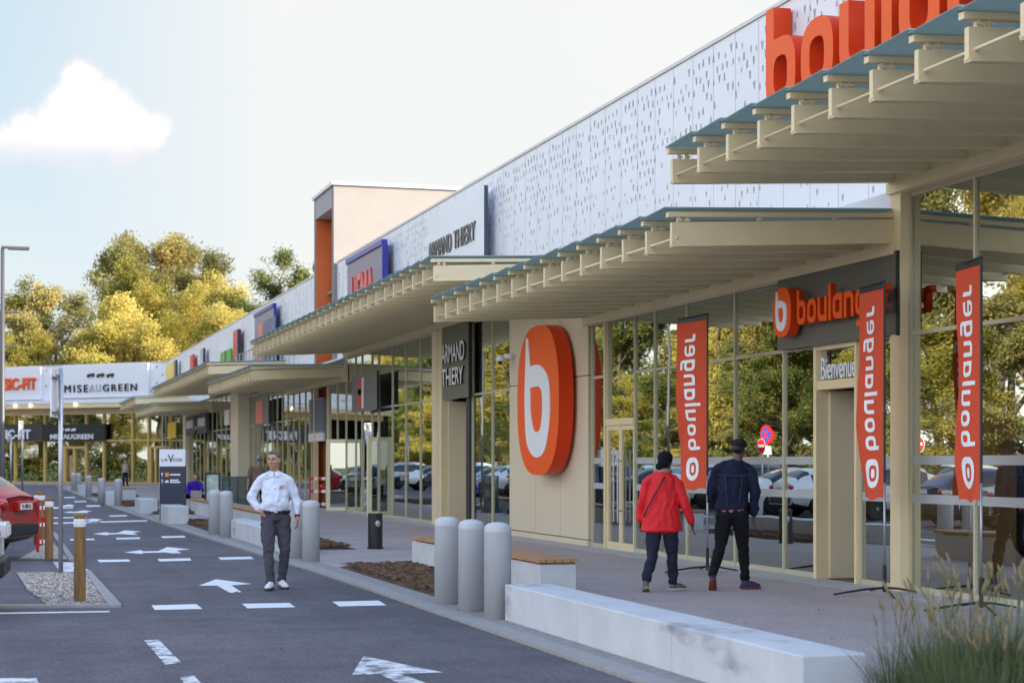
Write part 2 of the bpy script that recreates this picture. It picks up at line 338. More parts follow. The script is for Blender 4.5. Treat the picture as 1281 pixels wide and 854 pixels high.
# round emblem with a letter b, in units of its height
def emblem_outline(n=44):
    o = []
    for i in range(n):
        a = 2 * math.pi * i / n; c, s = math.cos(a), math.sin(a); e = 2 / 2.9
        x = .39 * math.copysign(abs(c) ** e, c); y = .5 * math.copysign(abs(s) ** e, s)
        x *= 1 - .10 * (abs(y) / .5) ** 2; o.append((x, y))
    return o
EMB_B = [[(-.20,.44,.02),(-.235,.0,.1),(-.20,-.30,.12),(-.05,-.39,.10),(.14,-.37,.12),(.245,-.15,.12),(.235,.14,.14),(.06,.245,.10),(-.125,.235,0),(-.165,.42,0)],
         [(-.125,.09,.02),(-.12,-.10,.08),(-.05,-.215,.05),(.07,-.21,.06),(.11,-.08,.08),(.10,.06,.06),(.04,.095,.03)]]
def fill(splines, depth):                 # 2D outlines to a solid mesh of that depth, front at +z
    cu = bpy.data.curves.new('outline', 'CURVE'); cu.dimensions = '2D'; cu.fill_mode = 'BOTH'; cu.extrude = depth / 2
    for pts in splines:
        sp = cu.splines.new('POLY'); sp.points.add(len(pts) - 1); sp.use_cyclic_u = True
        for p, q in zip(sp.points, pts): p.co = (q[0], q[1], 0, 1)
    o = bpy.data.objects.new('outline', cu); COL.objects.link(o); bpy.context.view_layer.update()
    me = bpy.data.meshes.new_from_object(o.evaluated_get(bpy.context.evaluated_depsgraph_get())); bpy.data.objects.remove(o); return me
def text_me(body, depth, bold=0, sp=1.0):
    cu = bpy.data.curves.new('lettering', 'FONT'); cu.body = body; cu.extrude = depth / 2; cu.offset = bold; cu.size = 1; cu.space_character = sp
    o = bpy.data.objects.new('lettering', cu); COL.objects.link(o); bpy.context.view_layer.update()
    me = bpy.data.meshes.new_from_object(o.evaluated_get(bpy.context.evaluated_depsgraph_get())); bpy.data.objects.remove(o); return me
def frame(origin, right, up):             # local x,y,z (towards the reader) to world
    r = Vector(right).normalized(); u = Vector(up).normalized(); n = r.cross(u)
    m = Matrix((r, u, n)).transposed().to_4x4(); m.translation = Vector(origin); return m
def place(me, name, mats, M, parent=None, two=False):
    me.transform(M); me.name = name; me.materials.clear()
    if not isinstance(mats, (list, tuple)): mats = [mats]
    for m in mats: me.materials.append(m)
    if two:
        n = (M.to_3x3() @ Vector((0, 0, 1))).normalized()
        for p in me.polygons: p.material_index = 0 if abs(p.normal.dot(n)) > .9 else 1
    o = bpy.data.objects.new(name, me); COL.objects.link(o); o.parent = parent; return o
def bounds(me):
    xs = [v.co.x for v in me.vertices]; ys = [v.co.y for v in me.vertices]; return min(xs), max(xs), min(ys), max(ys)
def text_fit(body, M, x0, x1, y0, y1, depth, mats, parent=None, name='lettering', bold=0, two=False, sp=1.0):
    me = text_me(body, depth, bold, sp); a, b, c, d = bounds(me)
    sx = (x1 - x0) / (b - a); sy = (y1 - y0) / (d - c)
    me.transform(Matrix(((sx, 0, 0, x0 - a * sx), (0, sy, 0, y0 - c * sy), (0, 0, 1, 0), (0, 0, 0, 1))))
    return place(me, name, mats, M, parent, two)
def word(M, x0, width, xh, depth, mats, parent, text='boulanger', name='letter', two=True, z=0):
    gap = .17; tot = sum(GL[c][0] for c in text) + gap * (len(text) - 1); k = width / tot; x = x0
    for c in text:
        gw, sp = GL[c]; me = fill([[(p[0] * k, p[1] * xh) for p in rpoly(s)] for s in sp], depth)
        me.transform(Matrix.Translation((x, 0, z))); place(me, name, mats, M, parent, two); x += (gw + gap) * k
def emblem(M, cx, cy, h, wf, depth, parent, name='emblem', outline=True, z=0, cols=None):
    if outline:
        me = fill([[(p[0] * h * wf, p[1] * h) for p in emblem_outline()]], depth); me.transform(Matrix.Translation((cx, cy, z)))
        place(me, 'shield', [M_orange, M_orange_s], M, parent, True)
    me = fill([[(p[0] * h * wf, p[1] * h) for p in rpoly(s, 7)] for s in EMB_B], .02); me.transform(Matrix.Translation((cx, cy, z + depth / 2 + .008)))
    place(me, 'emblem_letter', M_wacr, M, parent)

# ------------------------------------------------------------------ ground
XK = 4.55; XG = 10.85; XW = 11.3; ZS = .03
def sheet(name, pts, z, m, kind='structure'):
    o = MB().poly([(p[0], p[1], z) for p in pts]).build(name, m); return tag(o, kind=kind)
tag(MB().poly([(-900, -300, -.03), (900, -300, -.03), (900, 1600, -.03), (-900, 1600, -.03)]).build('terrain', mat('rough_grass', (.06, .075, .025), .95, var=.3, scale=.3)), kind='structure')
KP = [(-60, 4.55), (22, 4.55), (26, 4.53), (33.5, 4.36), (41, 4.22), (58, 4.0), (80, 3.85), (122, 3.8)]
def kx(y):
    for (a, p), (b, q) in zip(KP, KP[1:]):
        if a <= y <= b: return p + (q - p) * (y - a) / (b - a)
    return 4.55 if y < 0 else 3.8
tag(MB().box(-16, 8, -60, 150, -.2, 0).box(-34, -20.5, -60, 150, -.2, 0).box(-20.5, -16, -60, 150, -.2, -.001).build('asphalt_road', M_asph), kind='structure')
def strip(name, a, b, x1, z, m, y0=-20, y1=121):
    ys = [y0] + [k[0] for k in KP if y0 < k[0] < y1] + [y1]
    L1 = [(kx(y) + a, y) for y in ys]; R1 = [((kx(y) + b) if x1 is None else x1, y) for y in reversed(ys)]
    tag(MB().prism(list(reversed(L1 + R1)), -.1, z).build(name, m), kind='structure')
strip('pavement', .22, 0, XG + .05, ZS, M_walk)
strip('gutter_strip', .225, .46, None, ZS + .004, mat('paver_band', (.30, .27, .26), .85, var=.2, scale=14))
kb = MB(); y = -20.0
while y < 121:
    a, b = kx(y), kx(y + .992); kb.prism([(a, y), (a + .22, y), (b + .22, y + .992), (b, y + .992)], -.2, ZS + .007); y += 1.0
tag(kb.build('kerb', M_kerb, bevel=.006), kind='structure')
tag(MB().box(XG - .55, XG + .06, -20, 121, -.1, ZS + .006).build('smooth_concrete_strip', mat('smooth_concrete', (.42, .41, .42), .7, var=.06, scale=3)), kind='structure')
# paved square before the far shop
fa = D(-160, 135); fb = D(216, 120.6)
fdir = (fb - fa).normalized(); fn = Vector((fdir.y, -fdir.x, 0)).normalized()
if fn.y > 0: fn = -fn
sq = [fa + fn * 9, fb + fn * 1, fb, fa]
tag(MB().prism([(p.x, p.y) for p in sq], -.1, ZS + .08).build('far_pavement', M_walk), kind='structure')
# mulch beds
def mulch(d0, d1, x0=None, x1=6.35):
    y0, y1 = Yd(5.5, d0), Yd(5.5, d1)
    if x0 is None: x0 = kx(y0) + .47
    mb = MB(); nx, ny = 14, max(8, int((y1 - y0) * 7)); b = 0
    rnd = random.Random(int(d0 * 10))
    for j in range(ny + 1):
        for i in range(nx + 1):
            e = min(i, nx - i, j, ny - j); z = ZS + .004 + (0 if e == 0 else min(e, 3) * .018 + rnd.uniform(-.018, .022))
            mb.v.append((x0 + (x1 - x0) * i / nx, y0 + (y1 - y0) * j / ny, z))
    for j in range(ny):
        for i in range(nx):
            a = j * (nx + 1) + i; mb.f.append((a, a + 1, a + nx + 2, a + nx + 1)); mb.m.append(0)
    for k in range(int((y1 - y0) * 260)):        # loose chips
        p = Vector((rnd.uniform(x0 + .05, x1 - .05), rnd.uniform(y0 + .05, y1 - .05), ZS + .055 + rnd.uniform(-.01, .03)))
        M = Matrix.Translation(p) @ Matrix.Rotation(rnd.uniform(0, 6.3), 4, 'Z') @ Matrix.Rotation(rnd.uniform(-.6, .6), 4, 'X')
        mb.box(-.045, .045, -.012, .012, -.004, .004, 1, M)
    tag(mb.build('mulch_bed', [M_mulch, mat('bark_chip', (.10, .055, .03), .9, col2=(.24, .15, .09), scale=30)]), kind='stuff', label=None)
for a, b in ((20.6, 27.0), (32.0, 37.2), (40.5, 47.3), (53.5, 58), (63, 70), (80, 86)): mulch(a, b)
mulch(8.0, 11.3, 5.1, 7.6)
# gravel islands, kerbs and painted marks, measured on the ground
def gp(pts, z=0): return [G(x, y, z) for x, y in pts]
def flat(name, pts, z, m):
    return sheet(name, gp(pts), z, m)
flat('gravel_bed', [(20, 716.5), (106, 716.5), (134, 757.5), (60, 757.5), (34, 738)], .012, M_gravel)
flat('gravel_bed', [(22, 700), (58, 679), (66, 679), (86, 700)], .012, M_gravel)
def kerbline(px):
    q = gp(px); o = MB().prism([(p.x, p.y) for p in q], -.1, .035).build('island_kerb', M_kerb, bevel=.008); return tag(o, kind='structure')
kerbline([(106, 716.5), (134, 758), (151, 758), (113, 715.5)])
kerbline([(64, 667), (85, 700.5), (93.5, 700.5), (69.5, 667)])
kerbline([(-30, 759), (-30, 761.2), (151, 759.5), (151, 758.2)])
flat('lane_marking', [(-30, 766.5), (137, 764), (136, 765.6), (-30, 768.5)], .004, M_paint)
flat('lane_marking', [(65.7, 703), (93, 703), (113, 714.6), (75, 715.6)], .006, M_worn)
for q in ([(189,757),(245,755.5),(253,761.5),(193,762.8)], [(302,755),(361.6,754),(369,759.4),(309,760.8)], [(415,752.4),(473,751),(483,757),(424,758.4)],
          [(121,700),(160.5,699.5),(162.7,702.2),(124,703)], [(196,699),(237,698),(239,701),(199.6,702)], [(272,697),(313,696),(317,699),(276,700)],
          [(86.6,674),(117,673.4),(118,675.2),(88,675.8)], [(144,672.5),(174,671.8),(175,673.9),(146,674.6)], [(200.6,670.5),(230,669.8),(232,672),(203,672.8)],
          [(66,653.6),(183,650.3),(184,651.8),(66,655.1)], [(66,646.8),(107,646.2),(108,647.6),(66,648.2)], [(136,644.6),(158,643.9),(159,645.4),(137,646.1)],
          [(107,632),(124,631.6),(126,633.3),(108,633.8)], [(92,626.6),(107,626.2),(108,627.6),(93,628)], [(79,621.5),(93,621.2),(94,622.4),(80,622.7)], [(66,634),(88,633.6),(92,635.6),(66,636)]):
    flat('lane_marking', q, .004, M_paint)
for q in ([(180,801),(198,800),(227,829.5),(206,831)], [(224,846.5),(242,845),(264,868),(240,869)], [(-20,848.5),(45,848),(49,856),(-20,857)]):
    flat('lane_marking', q, .004, M_worn)
def arrow(pts, m, z=.004, s=1.0, ox=0, oy=0): flat('arrow_marking', [(ox + x / s, oy + y / s) for x, y in pts], z, m)
arrow([(269.6,724.4),(314.5,730.2),(289,732),(301.7,740.5),(287,741.2),(271,732.3),(247.8,732.4)], M_paint)
arrow([(454,820.5),(554,841),(500,842.5),(580,872),(545,876),(474,843),(440,843.8)], M_worn)
arrow([(483,345),(548,336),(556,341),(615,340),(650,324),(740,333),(686,338),(706,348),(668,349),(645,345),(560,347),(548,351)], M_paint, .004, 3.116, 0, 580)
arrow([(360,273),(412,266),(424,270),(455,269),(485,259),(552,264),(515,268),(536,276),(500,276),(470,273),(425,275),(415,278)], M_paint, .004, 3.116, 0, 580)
arrow([(240,189),(275,185),(290,187),(325,181),(360,184),(335,187),(345,191),(310,191),(270,191)], M_paint, .004, 3.116, 0, 580)
arrow([(330,218),(362,213),(400,217),(380,221),(392,228),(355,228),(345,221)], M_paint, .004, 3.116, 0, 580)
arrow([(235,163),(270,158),(292,162),(278,165),(286,170),(250,170)], M_paint, .004, 3.116, 0, 580)

# ------------------------------------------------------------------ main shopping building
BL = thing('retail_building', 'long shopping building with perforated white cladding above cream canopies and glass shopfronts', 'building', (XG, 40, 0))
def bp(mb, name, m, parent=None, **k):            # a part of the building in world coordinates
    o = mb.build(name, m, **k); p = parent or BL; o.parent = p; o.matrix_parent_inverse = Matrix.Identity(4)
    # move into the building's frame
    off = Vector((0, 0, 0)); q = p
    while q: off += Vector(q.location); q = q.parent
    o.location = -off; return o
def bplace(me, name, mats, M, parent, two=False):
    o = place(me, name, mats, M, None, two); o.parent = parent; off = Vector((0, 0, 0)); q = parent
    while q: off += Vector(q.location); q = q.parent
    o.location = -off; return o
ZT = 8.47; Y0 = -32.0; Y1 = 121.5; ZL = 5.02
# white cladding with its cut-outs
TA, TB = YX(11.18, 417), YX(11.18, 392.5)
mb = MB(); mb.box(XW, XW + .3, Y0, TA - .002, ZL - .02, ZT).box(XW, XW + .3, TB + .002, Y1, ZL - .02, ZT)
y = Y0
while y < Y1:
    if not TA - .1 < y < TB + .1: mb.box(XW - .004, XW + .01, y, y + .012, ZL, ZT - .02, 1)
    y += .89
rnd = random.Random(3)
def vee(y, z, h, up):
    hw = h * .22; t = h * .085; x = XW - .003
    for sgn in (-1, 1):
        a = (y + sgn * hw, z + (h if up else 0)); b = (y, z + (0 if up else h))
        mb.poly([(x, a[0] - t, a[1]), (x, a[0] + t, a[1]), (x, b[0] + t * .6, b[1]), (x, b[0] - t * .6, b[1])], 2)
        x -= .0012
rows = 17
for i in range(rows):
    z = ZT - .30 - i * .195; dens = .97 - .045 * i if i != 1 else .9
    step = .223; yy = 12.0 + (i % 2) * step / 2
    while yy < 118:
        if not TA - .2 < yy < TB + .2 and rnd.random() < max(.35, dens) * (1 if yy < 60 else .45) * (.88 + .12 * math.sin(yy * 1.7 + i * 2.1)):
            vee(yy + rnd.uniform(-.03, .03), z + rnd.uniform(-.03, .03), rnd.choice((.14, .115, .09)) * (1 - .022 * i), (int(yy / step) + i) % 2 == 0)
        yy += step
bp(mb, 'cladding_wall', [M_white, M_seam, M_cut])
bp(MB().box(XW - .03, XW + .36, Y0, TA - .1, ZT + .002, ZT + .06).box(XW - .03, XW + .36, TB + .1, Y1, ZT + .002, ZT + .06), 'coping', M_cop)
bp(MB().box(XG + .3, XW - .006, Y0, Y1, ZL - .3, ZL - .03).box(XG - .02, XG + .3, Y0, Y1, 4.986, ZL + .02).box(XG - .02, XG + .29, 19.75, 31.62, 4.725, 4.985).box(XG - .02, XG + .29, 55.8, 59, 4.985, 4.9855), 'roof_ledge', mat('white_flashing', (.70, .71, .74), .5))
bp(MB().box(XW + .3, 60, Y0, Y1, 7.7, 7.8), 'roof', mat('roof_membrane', (.3, .3, .3), .9))
bp(MB().box(XW + .32, 60, Y0, Y0 + .3, 0, 7.69).box(59.7, 60, Y0 + .3, Y1, 0, 7.69), 'rear_wall', M_creamp)
# shop interior behind the glass
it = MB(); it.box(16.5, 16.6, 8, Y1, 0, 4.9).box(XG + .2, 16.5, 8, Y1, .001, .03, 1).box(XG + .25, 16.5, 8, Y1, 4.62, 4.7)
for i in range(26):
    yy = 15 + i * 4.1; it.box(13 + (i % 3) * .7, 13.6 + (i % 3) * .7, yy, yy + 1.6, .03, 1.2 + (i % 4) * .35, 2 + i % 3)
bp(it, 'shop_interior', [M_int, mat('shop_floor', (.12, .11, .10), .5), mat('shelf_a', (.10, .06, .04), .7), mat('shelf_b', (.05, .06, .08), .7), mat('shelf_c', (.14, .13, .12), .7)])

# glazing: list of bays, each a window with frame and pane
def window(yf, yn, z0=.0, z1=4.98, tr=3.22, mw=.045, bands=False, gm=None, mats=M_frame, X=XG, depth=.06, dz=ZS):
    m = MB(); x0, x1 = X - .012, X + depth
    m.box(x0, x1, yf - mw, yf, dz, z1)                                   # far mullion
    m.box(x0 + .01, x1 - .01, yn + .001, yf - mw - .001, dz, dz + .075)
    m.box(x0 + .01, x1 - .01, yn + .001, yf - mw - .001, z1 - .07, z1)
    if tr: m.box(x0 + .012, x1 - .012, yn + .001, yf - mw - .001, tr - .025, tr + .025)
    f = bp(m, 'window', mats)
    g = MB(); zz = [dz + .075] + ([tr - .025, tr + .025] if tr else []) + [z1 - .07]
    for i in range(0, len(zz), 2):
        g.box(X + .018, X + .028, yn + .001, yf - mw - .001, zz[i], zz[i + 1])
    bp(g, 'pane', gm or M_glass, f)
    if bands:
        for q0, q1 in ((1.60, 1.71), (1.13, 1.24)): bp(MB().box(X + .014, X + .0165, yn + .001, yf - mw - .001, q0, q1), 'frosted_band', M_frost, f)
    return f
def bays(pxs, **k):
    ys = [YX(XG, p) for p in pxs]
    for a, b in zip(ys, ys[1:]): window(a, b, **k)
# near store right of the column
ysn = [YX(XG, 1137), YX(XG, 1218), YX(XG, 1300)] 
while ysn[-1] > 6: ysn.append(ysn[-1] - 1.68)
for a, b in zip(ysn, ysn[1:]): window(a, b, bands=True, z1=4.98)
bp(MB().box(XG - .12, XG + .12, YX(XG, 1137) + .001, YX(XG, 1124), ZS, 4.98), 'column', M_cream)
# glazed shopfront left of the column, under the low canopy
bays([740, 757], z1=4.72, bands=True, tr=3.22)
bays([793, 818, 858, 918, 979, 1021], z1=4.72, bands=True)
bays([1075, 1124], z1=4.72, bands=True)
# double door between 757 and 793
def door_bay(pa, pb, ztop, leaves, recess=0.0, z1=4.72, inner=True):
    ya, yb = YX(XG, pa), YX(XG, pb); m = MB()
    m.box(XG - .04, XG + .13, ya - .07, ya, ZS, z1).box(XG - .03, XG + .12, yb + .001, ya - .071, ztop, ztop + .12).box(XG - .02, XG + .11, yb + .001, ya - .071, z1 - .07, z1)
    fr = bp(m, 'door', M_cream)
    g = MB().box(XG + .03, XG + .04, yb + .001, ya - .071, ztop + .12, z1 - .07)
    n = leaves; wv = (ya - .071 - yb - .001) / n; lf = MB(); hd = MB()
    for i in range(n):
        a = ya - .071 - i * wv; b = a - wv; X = XG + recess
        lf.box(X, X + .06, a - .07, a - .004, ZS, ztop - .004).box(X, X + .06, b + .004, b + .07, ZS, ztop - .004).box(X, X + .06, b + .0705, a - .0705, ZS, ZS + .14).box(X, X + .06, b + .0705, a - .0705, ztop - .09, ztop - .004)
        g.box(X + .025, X + .035, b + .07, a - .07, ZS + .14, ztop - .09)
        hy = (b + .11) if i % 2 == 0 else (a - .11)
        hd.tube([(X - .09, hy, .55), (X - .09, hy, 1.85)], .016).tube([(X - .09, hy, .75), (X, hy, .75)], .012).tube([(X - .09, hy, 1.65), (X, hy, 1.65)], .012)
    bp(lf, 'door_leaf', M_cream, fr); bp(g, 'pane', M_glass, fr); bp(hd, 'handle', M_steel, fr)
    return fr
door_bay(757, 793, 2.30, 2)
# entrance bay with a recess
ya, yb = YX(XG, 1021), YX(XG, 1075); m = MB()
m.box(XG - .05, XG + .14, ya - .09, ya, ZS, 4.72).box(XG - .05, XG + .14, yb, yb + .06, ZS, 4.72).box(XG - .04, XG + .13, yb + .061, ya - .091, 2.62, 2.74).box(XG - .04, XG + .13, yb + .061, ya - .091, 3.16, 3.24)
m.box(XG + .14, XG + .62, ya - .09, ya - .05, ZS, 2.62)
en = bp(m, 'door', M_cream)
bp(MB().box(XG + .03, XG + .04, yb + .061, ya - .091, 2.74, 3.16).box(XG + .58, XG + .59, yb + .061, ya - .16, ZS, 2.62), 'pane', M_glass, en)
bp(MB().box(XG + .141, XG + .55, ya - .14, ya - .0905, ZS + .01, 2.6), 'door_leaf', M_creamp, en)
bp(MB().box(XG + 1.9, XG + 1.95, yb - .6, ya + 1.6, .1, 2.5), 'lit_display', mat('lit_display', (.22, .12, .06), .6, col2=(.03, .025, .02), scale=2.2, emit=((.8, .42, .18), .10)), en)
bp(MB().box(XG + .2, XG + .36, yb + .15, yb + .45, 2.5, 2.61), 'door_sensor', M_black, en)
# cream panelled wall that carries the big emblem
ya, yb = YX(XG, 639), YX(XG, 738)
m = MB(); q = [ya, YX(XG, 672), YX(XG, 703), yb]
for a, b in zip(q, q[1:]):
    m.box(XG - .04, XG + .2, b + .01, a - .01, .16, 3.27); m.box(XG - .04, XG + .2, b + .01, a - .01, 3.29, 4.98)
m.box(XG - .005, XG + .19, yb + .011, ya - .011, .05, 4.97, 1); m.box(XG - .06, XG + .18, yb, ya, ZS, .14)
bp(m, 'panelled_wall', [M_creamp, M_taupe])
# clothing shop: glass, dark post, recessed entrance, pillar, glass
bays([590, 615, 639], z1=4.98)
bp(MB().box(XG - .06, XG + .16, YX(XG, 590) + .001, YX(XG, 585.5), ZS, 4.98), 'corner_post', M_black)
ya, yb = YX(XG, 555.5), YX(XG, 585.5)
m = MB().box(XG + .9, XG + 1.0, yb, ya, ZS, 3.15).box(XG + .1, XG + .895, ya - .05, ya - .0, ZS, 3.15, 0).box(XG + .82, XG + .895, yb + .6, yb + .64, ZS + .02, 3.1).box(XG + .8, XG + .895, ya - .9, ya - .86, ZS + .02, 3.1)
bp(m, 'entrance_recess', M_creamp)
bp(MB().box(XG - .08, XG + .2, YX(XG, 555.5) + .001, YX(XG, 543.5), ZS, 4.98).box(XG - .1, XG - .081, YX(XG, 552) , YX(XG, 548), ZS, 4.97, 1), 'pillar', [M_cream, M_creamp])
bays([432, 444, 452, 464.5, 473, 490, 506.6, 525, 543], z1=4.98, mw=.05)
# far half of the front
window(59.0, (59.0 + YX(XG, 432)) / 2, z1=4.7, mw=.06); window((59.0 + YX(XG, 432)) / 2, YX(XG, 432), z1=4.7, mw=.06)
bp(MB().box(XG - .05, XG + .2, 59.0, 59.12, ZS, 4.98).box(XG - .06, XG + .1, 61.58, 61.7, ZS, 4.98), 'corner_post', M_cream)
def run(ya, yb, step, **k):
    y = ya
    while y > yb + .2:
        window(y, max(y - step, yb), mw=.07, **k); y -= step
run(Yd(XG, 78.4), 61.75, 1.34, z1=4.6)
yc = Yd(XG, 78.4)
bp(MB().box(XG - .5, XG + .2, yc + .001, yc + 2.6, ZS, 4.98), 'pillar', M_creamp)
run(yc + 2.6 + 22.8, yc + 2.6, 1.9, z1=4.9)
bp(MB().box(XG - .2, XG + .2, yc + 25.41, yc + 27, ZS, 4.98), 'pillar', M_creamp)
run(121.3, yc + 27, 2.4, z1=4.9)

# canopies
def beam_me(high):
    m = MB(); zb = 0; L_ = XG - 7.78
    m.box(7.78, XG - .04, -.035, .035, 0, .27)                       # deep web, tapering up to the wall
    n = len(m.v)
    m.v = [(x, y, z + (.15 * (x - 7.78) / L_)) for x, y, z in m.v]
    b = MB(); b.box(7.73, XG - .06, -.045, .045, .335, .395); b.v = [(x, y, z + .11 * (x - 7.78) / L_) for x, y, z in b.v]
    k = len(m.v); m.v += b.v; m.f += [tuple(i + k for i in f) for f in b.f]; m.m += b.m
    for x in (7.86, 7.96, 8.9, 9.9):
        z = .15 * (x - 7.78) / L_; m.box(x, x + .03, -.03, .03, z + .262, z + .345); m.box(x - .02, x + .05, -.05, -.03, z + .285, z + .305)
    m.box(7.775, 7.80, -.045, .045, -.003, .012)
    fl = MB().box(7.785, XG - .05, -.062, .05, -.022, -.001); fl.v = [(x, y, z + .15 * (x - 7.78) / L_) for x, y, z in fl.v]; k2 = len(m.v); m.v += fl.v; m.f += [tuple(i + k2 for i in f) for f in fl.f]; m.m += fl.m
    me = bpy.data.meshes.new('beam'); me.from_pydata([(v[0] - XG, v[1], v[2]) for v in m.v], [], m.f); me.materials.append(M_cream); return me
BME = beam_me(True)
def canopy(y0, y1, n, zb, far=False):
    c = bpy.data.objects.new('canopy', None); COL.objects.link(c); c.parent = BL; c.location = (0, y0 - 40, zb); c.empty_display_size = .3
    st = (y1 - y0) / (n - 1) if n > 1 else 1
    if not far:
        for i in range(n):
            o = bpy.data.objects.new('beam', BME); COL.objects.link(o); o.parent = c; o.location = (0, i * st, 0)
    else:
        m = MB()
        for i in range(n):
            b = len(m.v); m.v += [(v.co.x, v.co.y + i * st, v.co.z) for v in BME.vertices]
            for p in BME.polygons: m.f.append(tuple(b + k for k in p.vertices)); m.m.append(0)
        o = m.build('beam', M_cream, c); o['kind'] = 'stuff'
    g = MB(); L_ = XG - 7.78
    for i in range(n - 1):
        a, b = i * st + .006, (i + 1) * st - .006
        g.poly([(7.70 - XG, a, .445), (-.05, a, .555), (-.05, b, .515), (7.70 - XG, b, .405)]).poly([(7.70 - XG, a, .457), (7.70 - XG, b, .417), (-.05, b, .527), (-.05, a, .567)]).poly([(7.70 - XG, a, .445), (7.70 - XG, b, .405), (7.70 - XG, b, .417), (7.70 - XG, a, .457)])
    g.build('glass_roof', M_cglass, c)
    j = MB()
    for i in range(n): j.poly([(7.69 - XG, i * st - .018, .4005), (-.05, i * st - .018, .5105), (-.05, i * st + .018, .5105), (7.69 - XG, i * st + .018, .4005)])
    j.build('gasket', M_black, c)
    MB().tube([(7.84 - XG, -.05, .085), (7.84 - XG, (n - 1) * st + .05, .085)], .017, 8).tube([(9.3 - XG, 0, .30), (9.3 - XG, (n - 1) * st, .30)], .012, 6).build('tie_rod', M_cream, c, smooth=True)
    MB().box(-.10, -.001, -.1, (n - 1) * st + .1, -.03, .52).box(-.16, -.101, -.1, (n - 1) * st + .1, -.02, .12).build('wall_plate', M_cream, c)
    return c
ZH, ZB_ = 4.99, 4.235
canopy(19.7 - 14 * .835, 19.7, 15, ZH); canopy(19.72, 31.6, 15, ZB_); canopy(31.65, 55.7, 29, ZH); canopy(55.75, 67.6, 15, ZB_, True)
canopy(67.65, 92.5, 30, ZH, True); canopy(92.55, 104, 14, ZB_, True); canopy(104.05, 117, 16, ZH, True)
# roof railing and small rooftop box by the tower
m = MB()
for k in range(16): m.tube([(XW - .5, 66 + k * 1.1, ZL), (XW - .5, 66 + k * 1.1, ZL + 1.55)], .022, 6)
m.tube([(XW - .5, 66, ZL + 1.55), (XW - .5, 82.5, ZL + 1.55)], .025, 6).tube([(XW - .5, 66, ZL + 1.05), (XW - .5, 82.5, ZL + 1.05)], .02, 6)
bp(m, 'railing', M_steel)
bp(MB().box(XW + 2, XW + 8, 86, 91, 7.8, 9.6), 'roof_hatch', M_white)

# ------------------------------------------------------------------ stair tower
XT = 11.18; ta, tb = YX(XT, 417), YX(XT, 392.5)
TW = thing('stair_tower', 'pale rendered stair tower with rust orange recess rising above the white cladding', 'tower', (XT, ta, 0))
def tp(m, name, mt, par=TW, **k): o = m.build(name, mt, par, **k); o.location = -Vector(par.location) if par is TW else (0, 0, 0); return o
ZTW = ZX(XT, 417, 227)
tp(MB().box(XT, XT + 12, ta, ta + .35, 8.3 - 3, ZTW - .12).box(XT, XT + 12, tb - .3, tb, 0, ZTW - .12).box(XT + .9, XT + 12, ta + .35, tb - .3, 5, ZTW - .12).box(XT, XT + .9, ta + .35, tb - .3, ZTW - .85, ZTW - .12, 1).box(XT + .02, XT + .3, ta + .001, ta + .34, 0, 5.3), 'tower_wall', [M_tower, mat('grey_band', (.36, .33, .36), .7)])
tp(MB().box(XT - .08, XT + 12.1, ta - .08, tb + .08, ZTW - .118, ZTW), 'tower_coping', M_cop)
tp(MB().box(XT + .55, XT + .88, ta + .352, tb - .302, 0.03, ZTW - .87).box(XT + .02, XT + .549, tb - .36, tb - .302, .03, ZTW - .87).box(XT + .02, XT + .549, ta + .352, ta + .40, .03, ZTW - .87), 'orange_recess', M_torange)
tp(MB().box(XT - .01, XT + .019, ta + .001, tb - .001, .03, 4.2), 'orange_wall_panel', M_torange)
tp(MB().box(XT + .44, XT + .545, (ta + tb) / 2 - .16, (ta + tb) / 2 + .02, 6.4, 9.5), 'light_strip', mat('strip_lamp', (.9, .85, .75), .4, emit=((1, .92, .78), 1.3)))
tp(MB().box(XT + .46, XT + .545, (ta + tb) / 2 - .7, (ta + tb) / 2 + .7, 5.75, 6.0), 'exit_sign', mat('exit_sign_green', (.10, .35, .2), .5))
m = MB().box(XT - .35, XT - .3, ta + .1, tb - .9, 2.65, 3.85)
for k in range(9): m.box(XT - .37, XT - .351, ta + .16 + k * .28, ta + .30 + k * .28, 2.7, 3.8, 1)
m.box(XT - .36, XT - .28, ta + .05, tb - .85, 2.35, 2.64, 2).box(XT - .3, XT + .54, ta + .1, tb - .9, 2.4, 3.8)
tp(m, 'louvre_panel', [mat('louvre_blue_grey', (.30, .31, .38), .5), mat('louvre_slat', (.20, .21, .27), .5), M_wacr])
tp(MB().box(XT + 8.2, XT + 8.9, ta - .03, ta - .001, 8, ZTW - .2), 'joint_strip', mat('brown_joint', (.35, .24, .18), .7))
tp(MB().tube([(XT + 3.2, ta - .1, 9.0), (XT + 11.0, ta - .1, 10.95)], .045, 8), 'downpipe', M_steel)
# ------------------------------------------------------------------ signs on the main building
def wallM(X, yref): return frame((X, yref, 0), (0, -1, 0), (0, 0, 1))
def sign_box(name, label, X0, X1, pa, pb, z0, z1, mats, cat='sign', part='sign_panel', group=None):
    """panel standing off the wall from X0 (front) to X1, seen between two pixels of the front plane"""
    ya, yb = YX(X0, pa), YX(X0, pb); t = thing(name, label, cat, (X0, ya, z0), 0, group)
    m = MB().box(0, X1 - X0, yb - ya, 0, 0, z1 - z0)
    m.m = [0, 0, 1, 0, 0, 0]
    if not isinstance(mats, (list, tuple)): mats = [mats, mats]
    m.build(part, mats, t); return t, ya, yb
def local(M, t): return Matrix.Translation(-Vector(t.location)) @ M
# roof-edge word in big letters
X = 11.0; ya = YX(X, 959)
t = thing('shop_sign', 'giant orange three-dimensional lettering fixed to the white cladding above the highest near canopy', 'sign', (X, ya, 6.75))
word(local(wallM(X + .12, ya), t) @ Matrix.Translation((0, 6.75, 0)), 0, 9.4, 1.08, .28, [M_orange, M_orange_s], t)
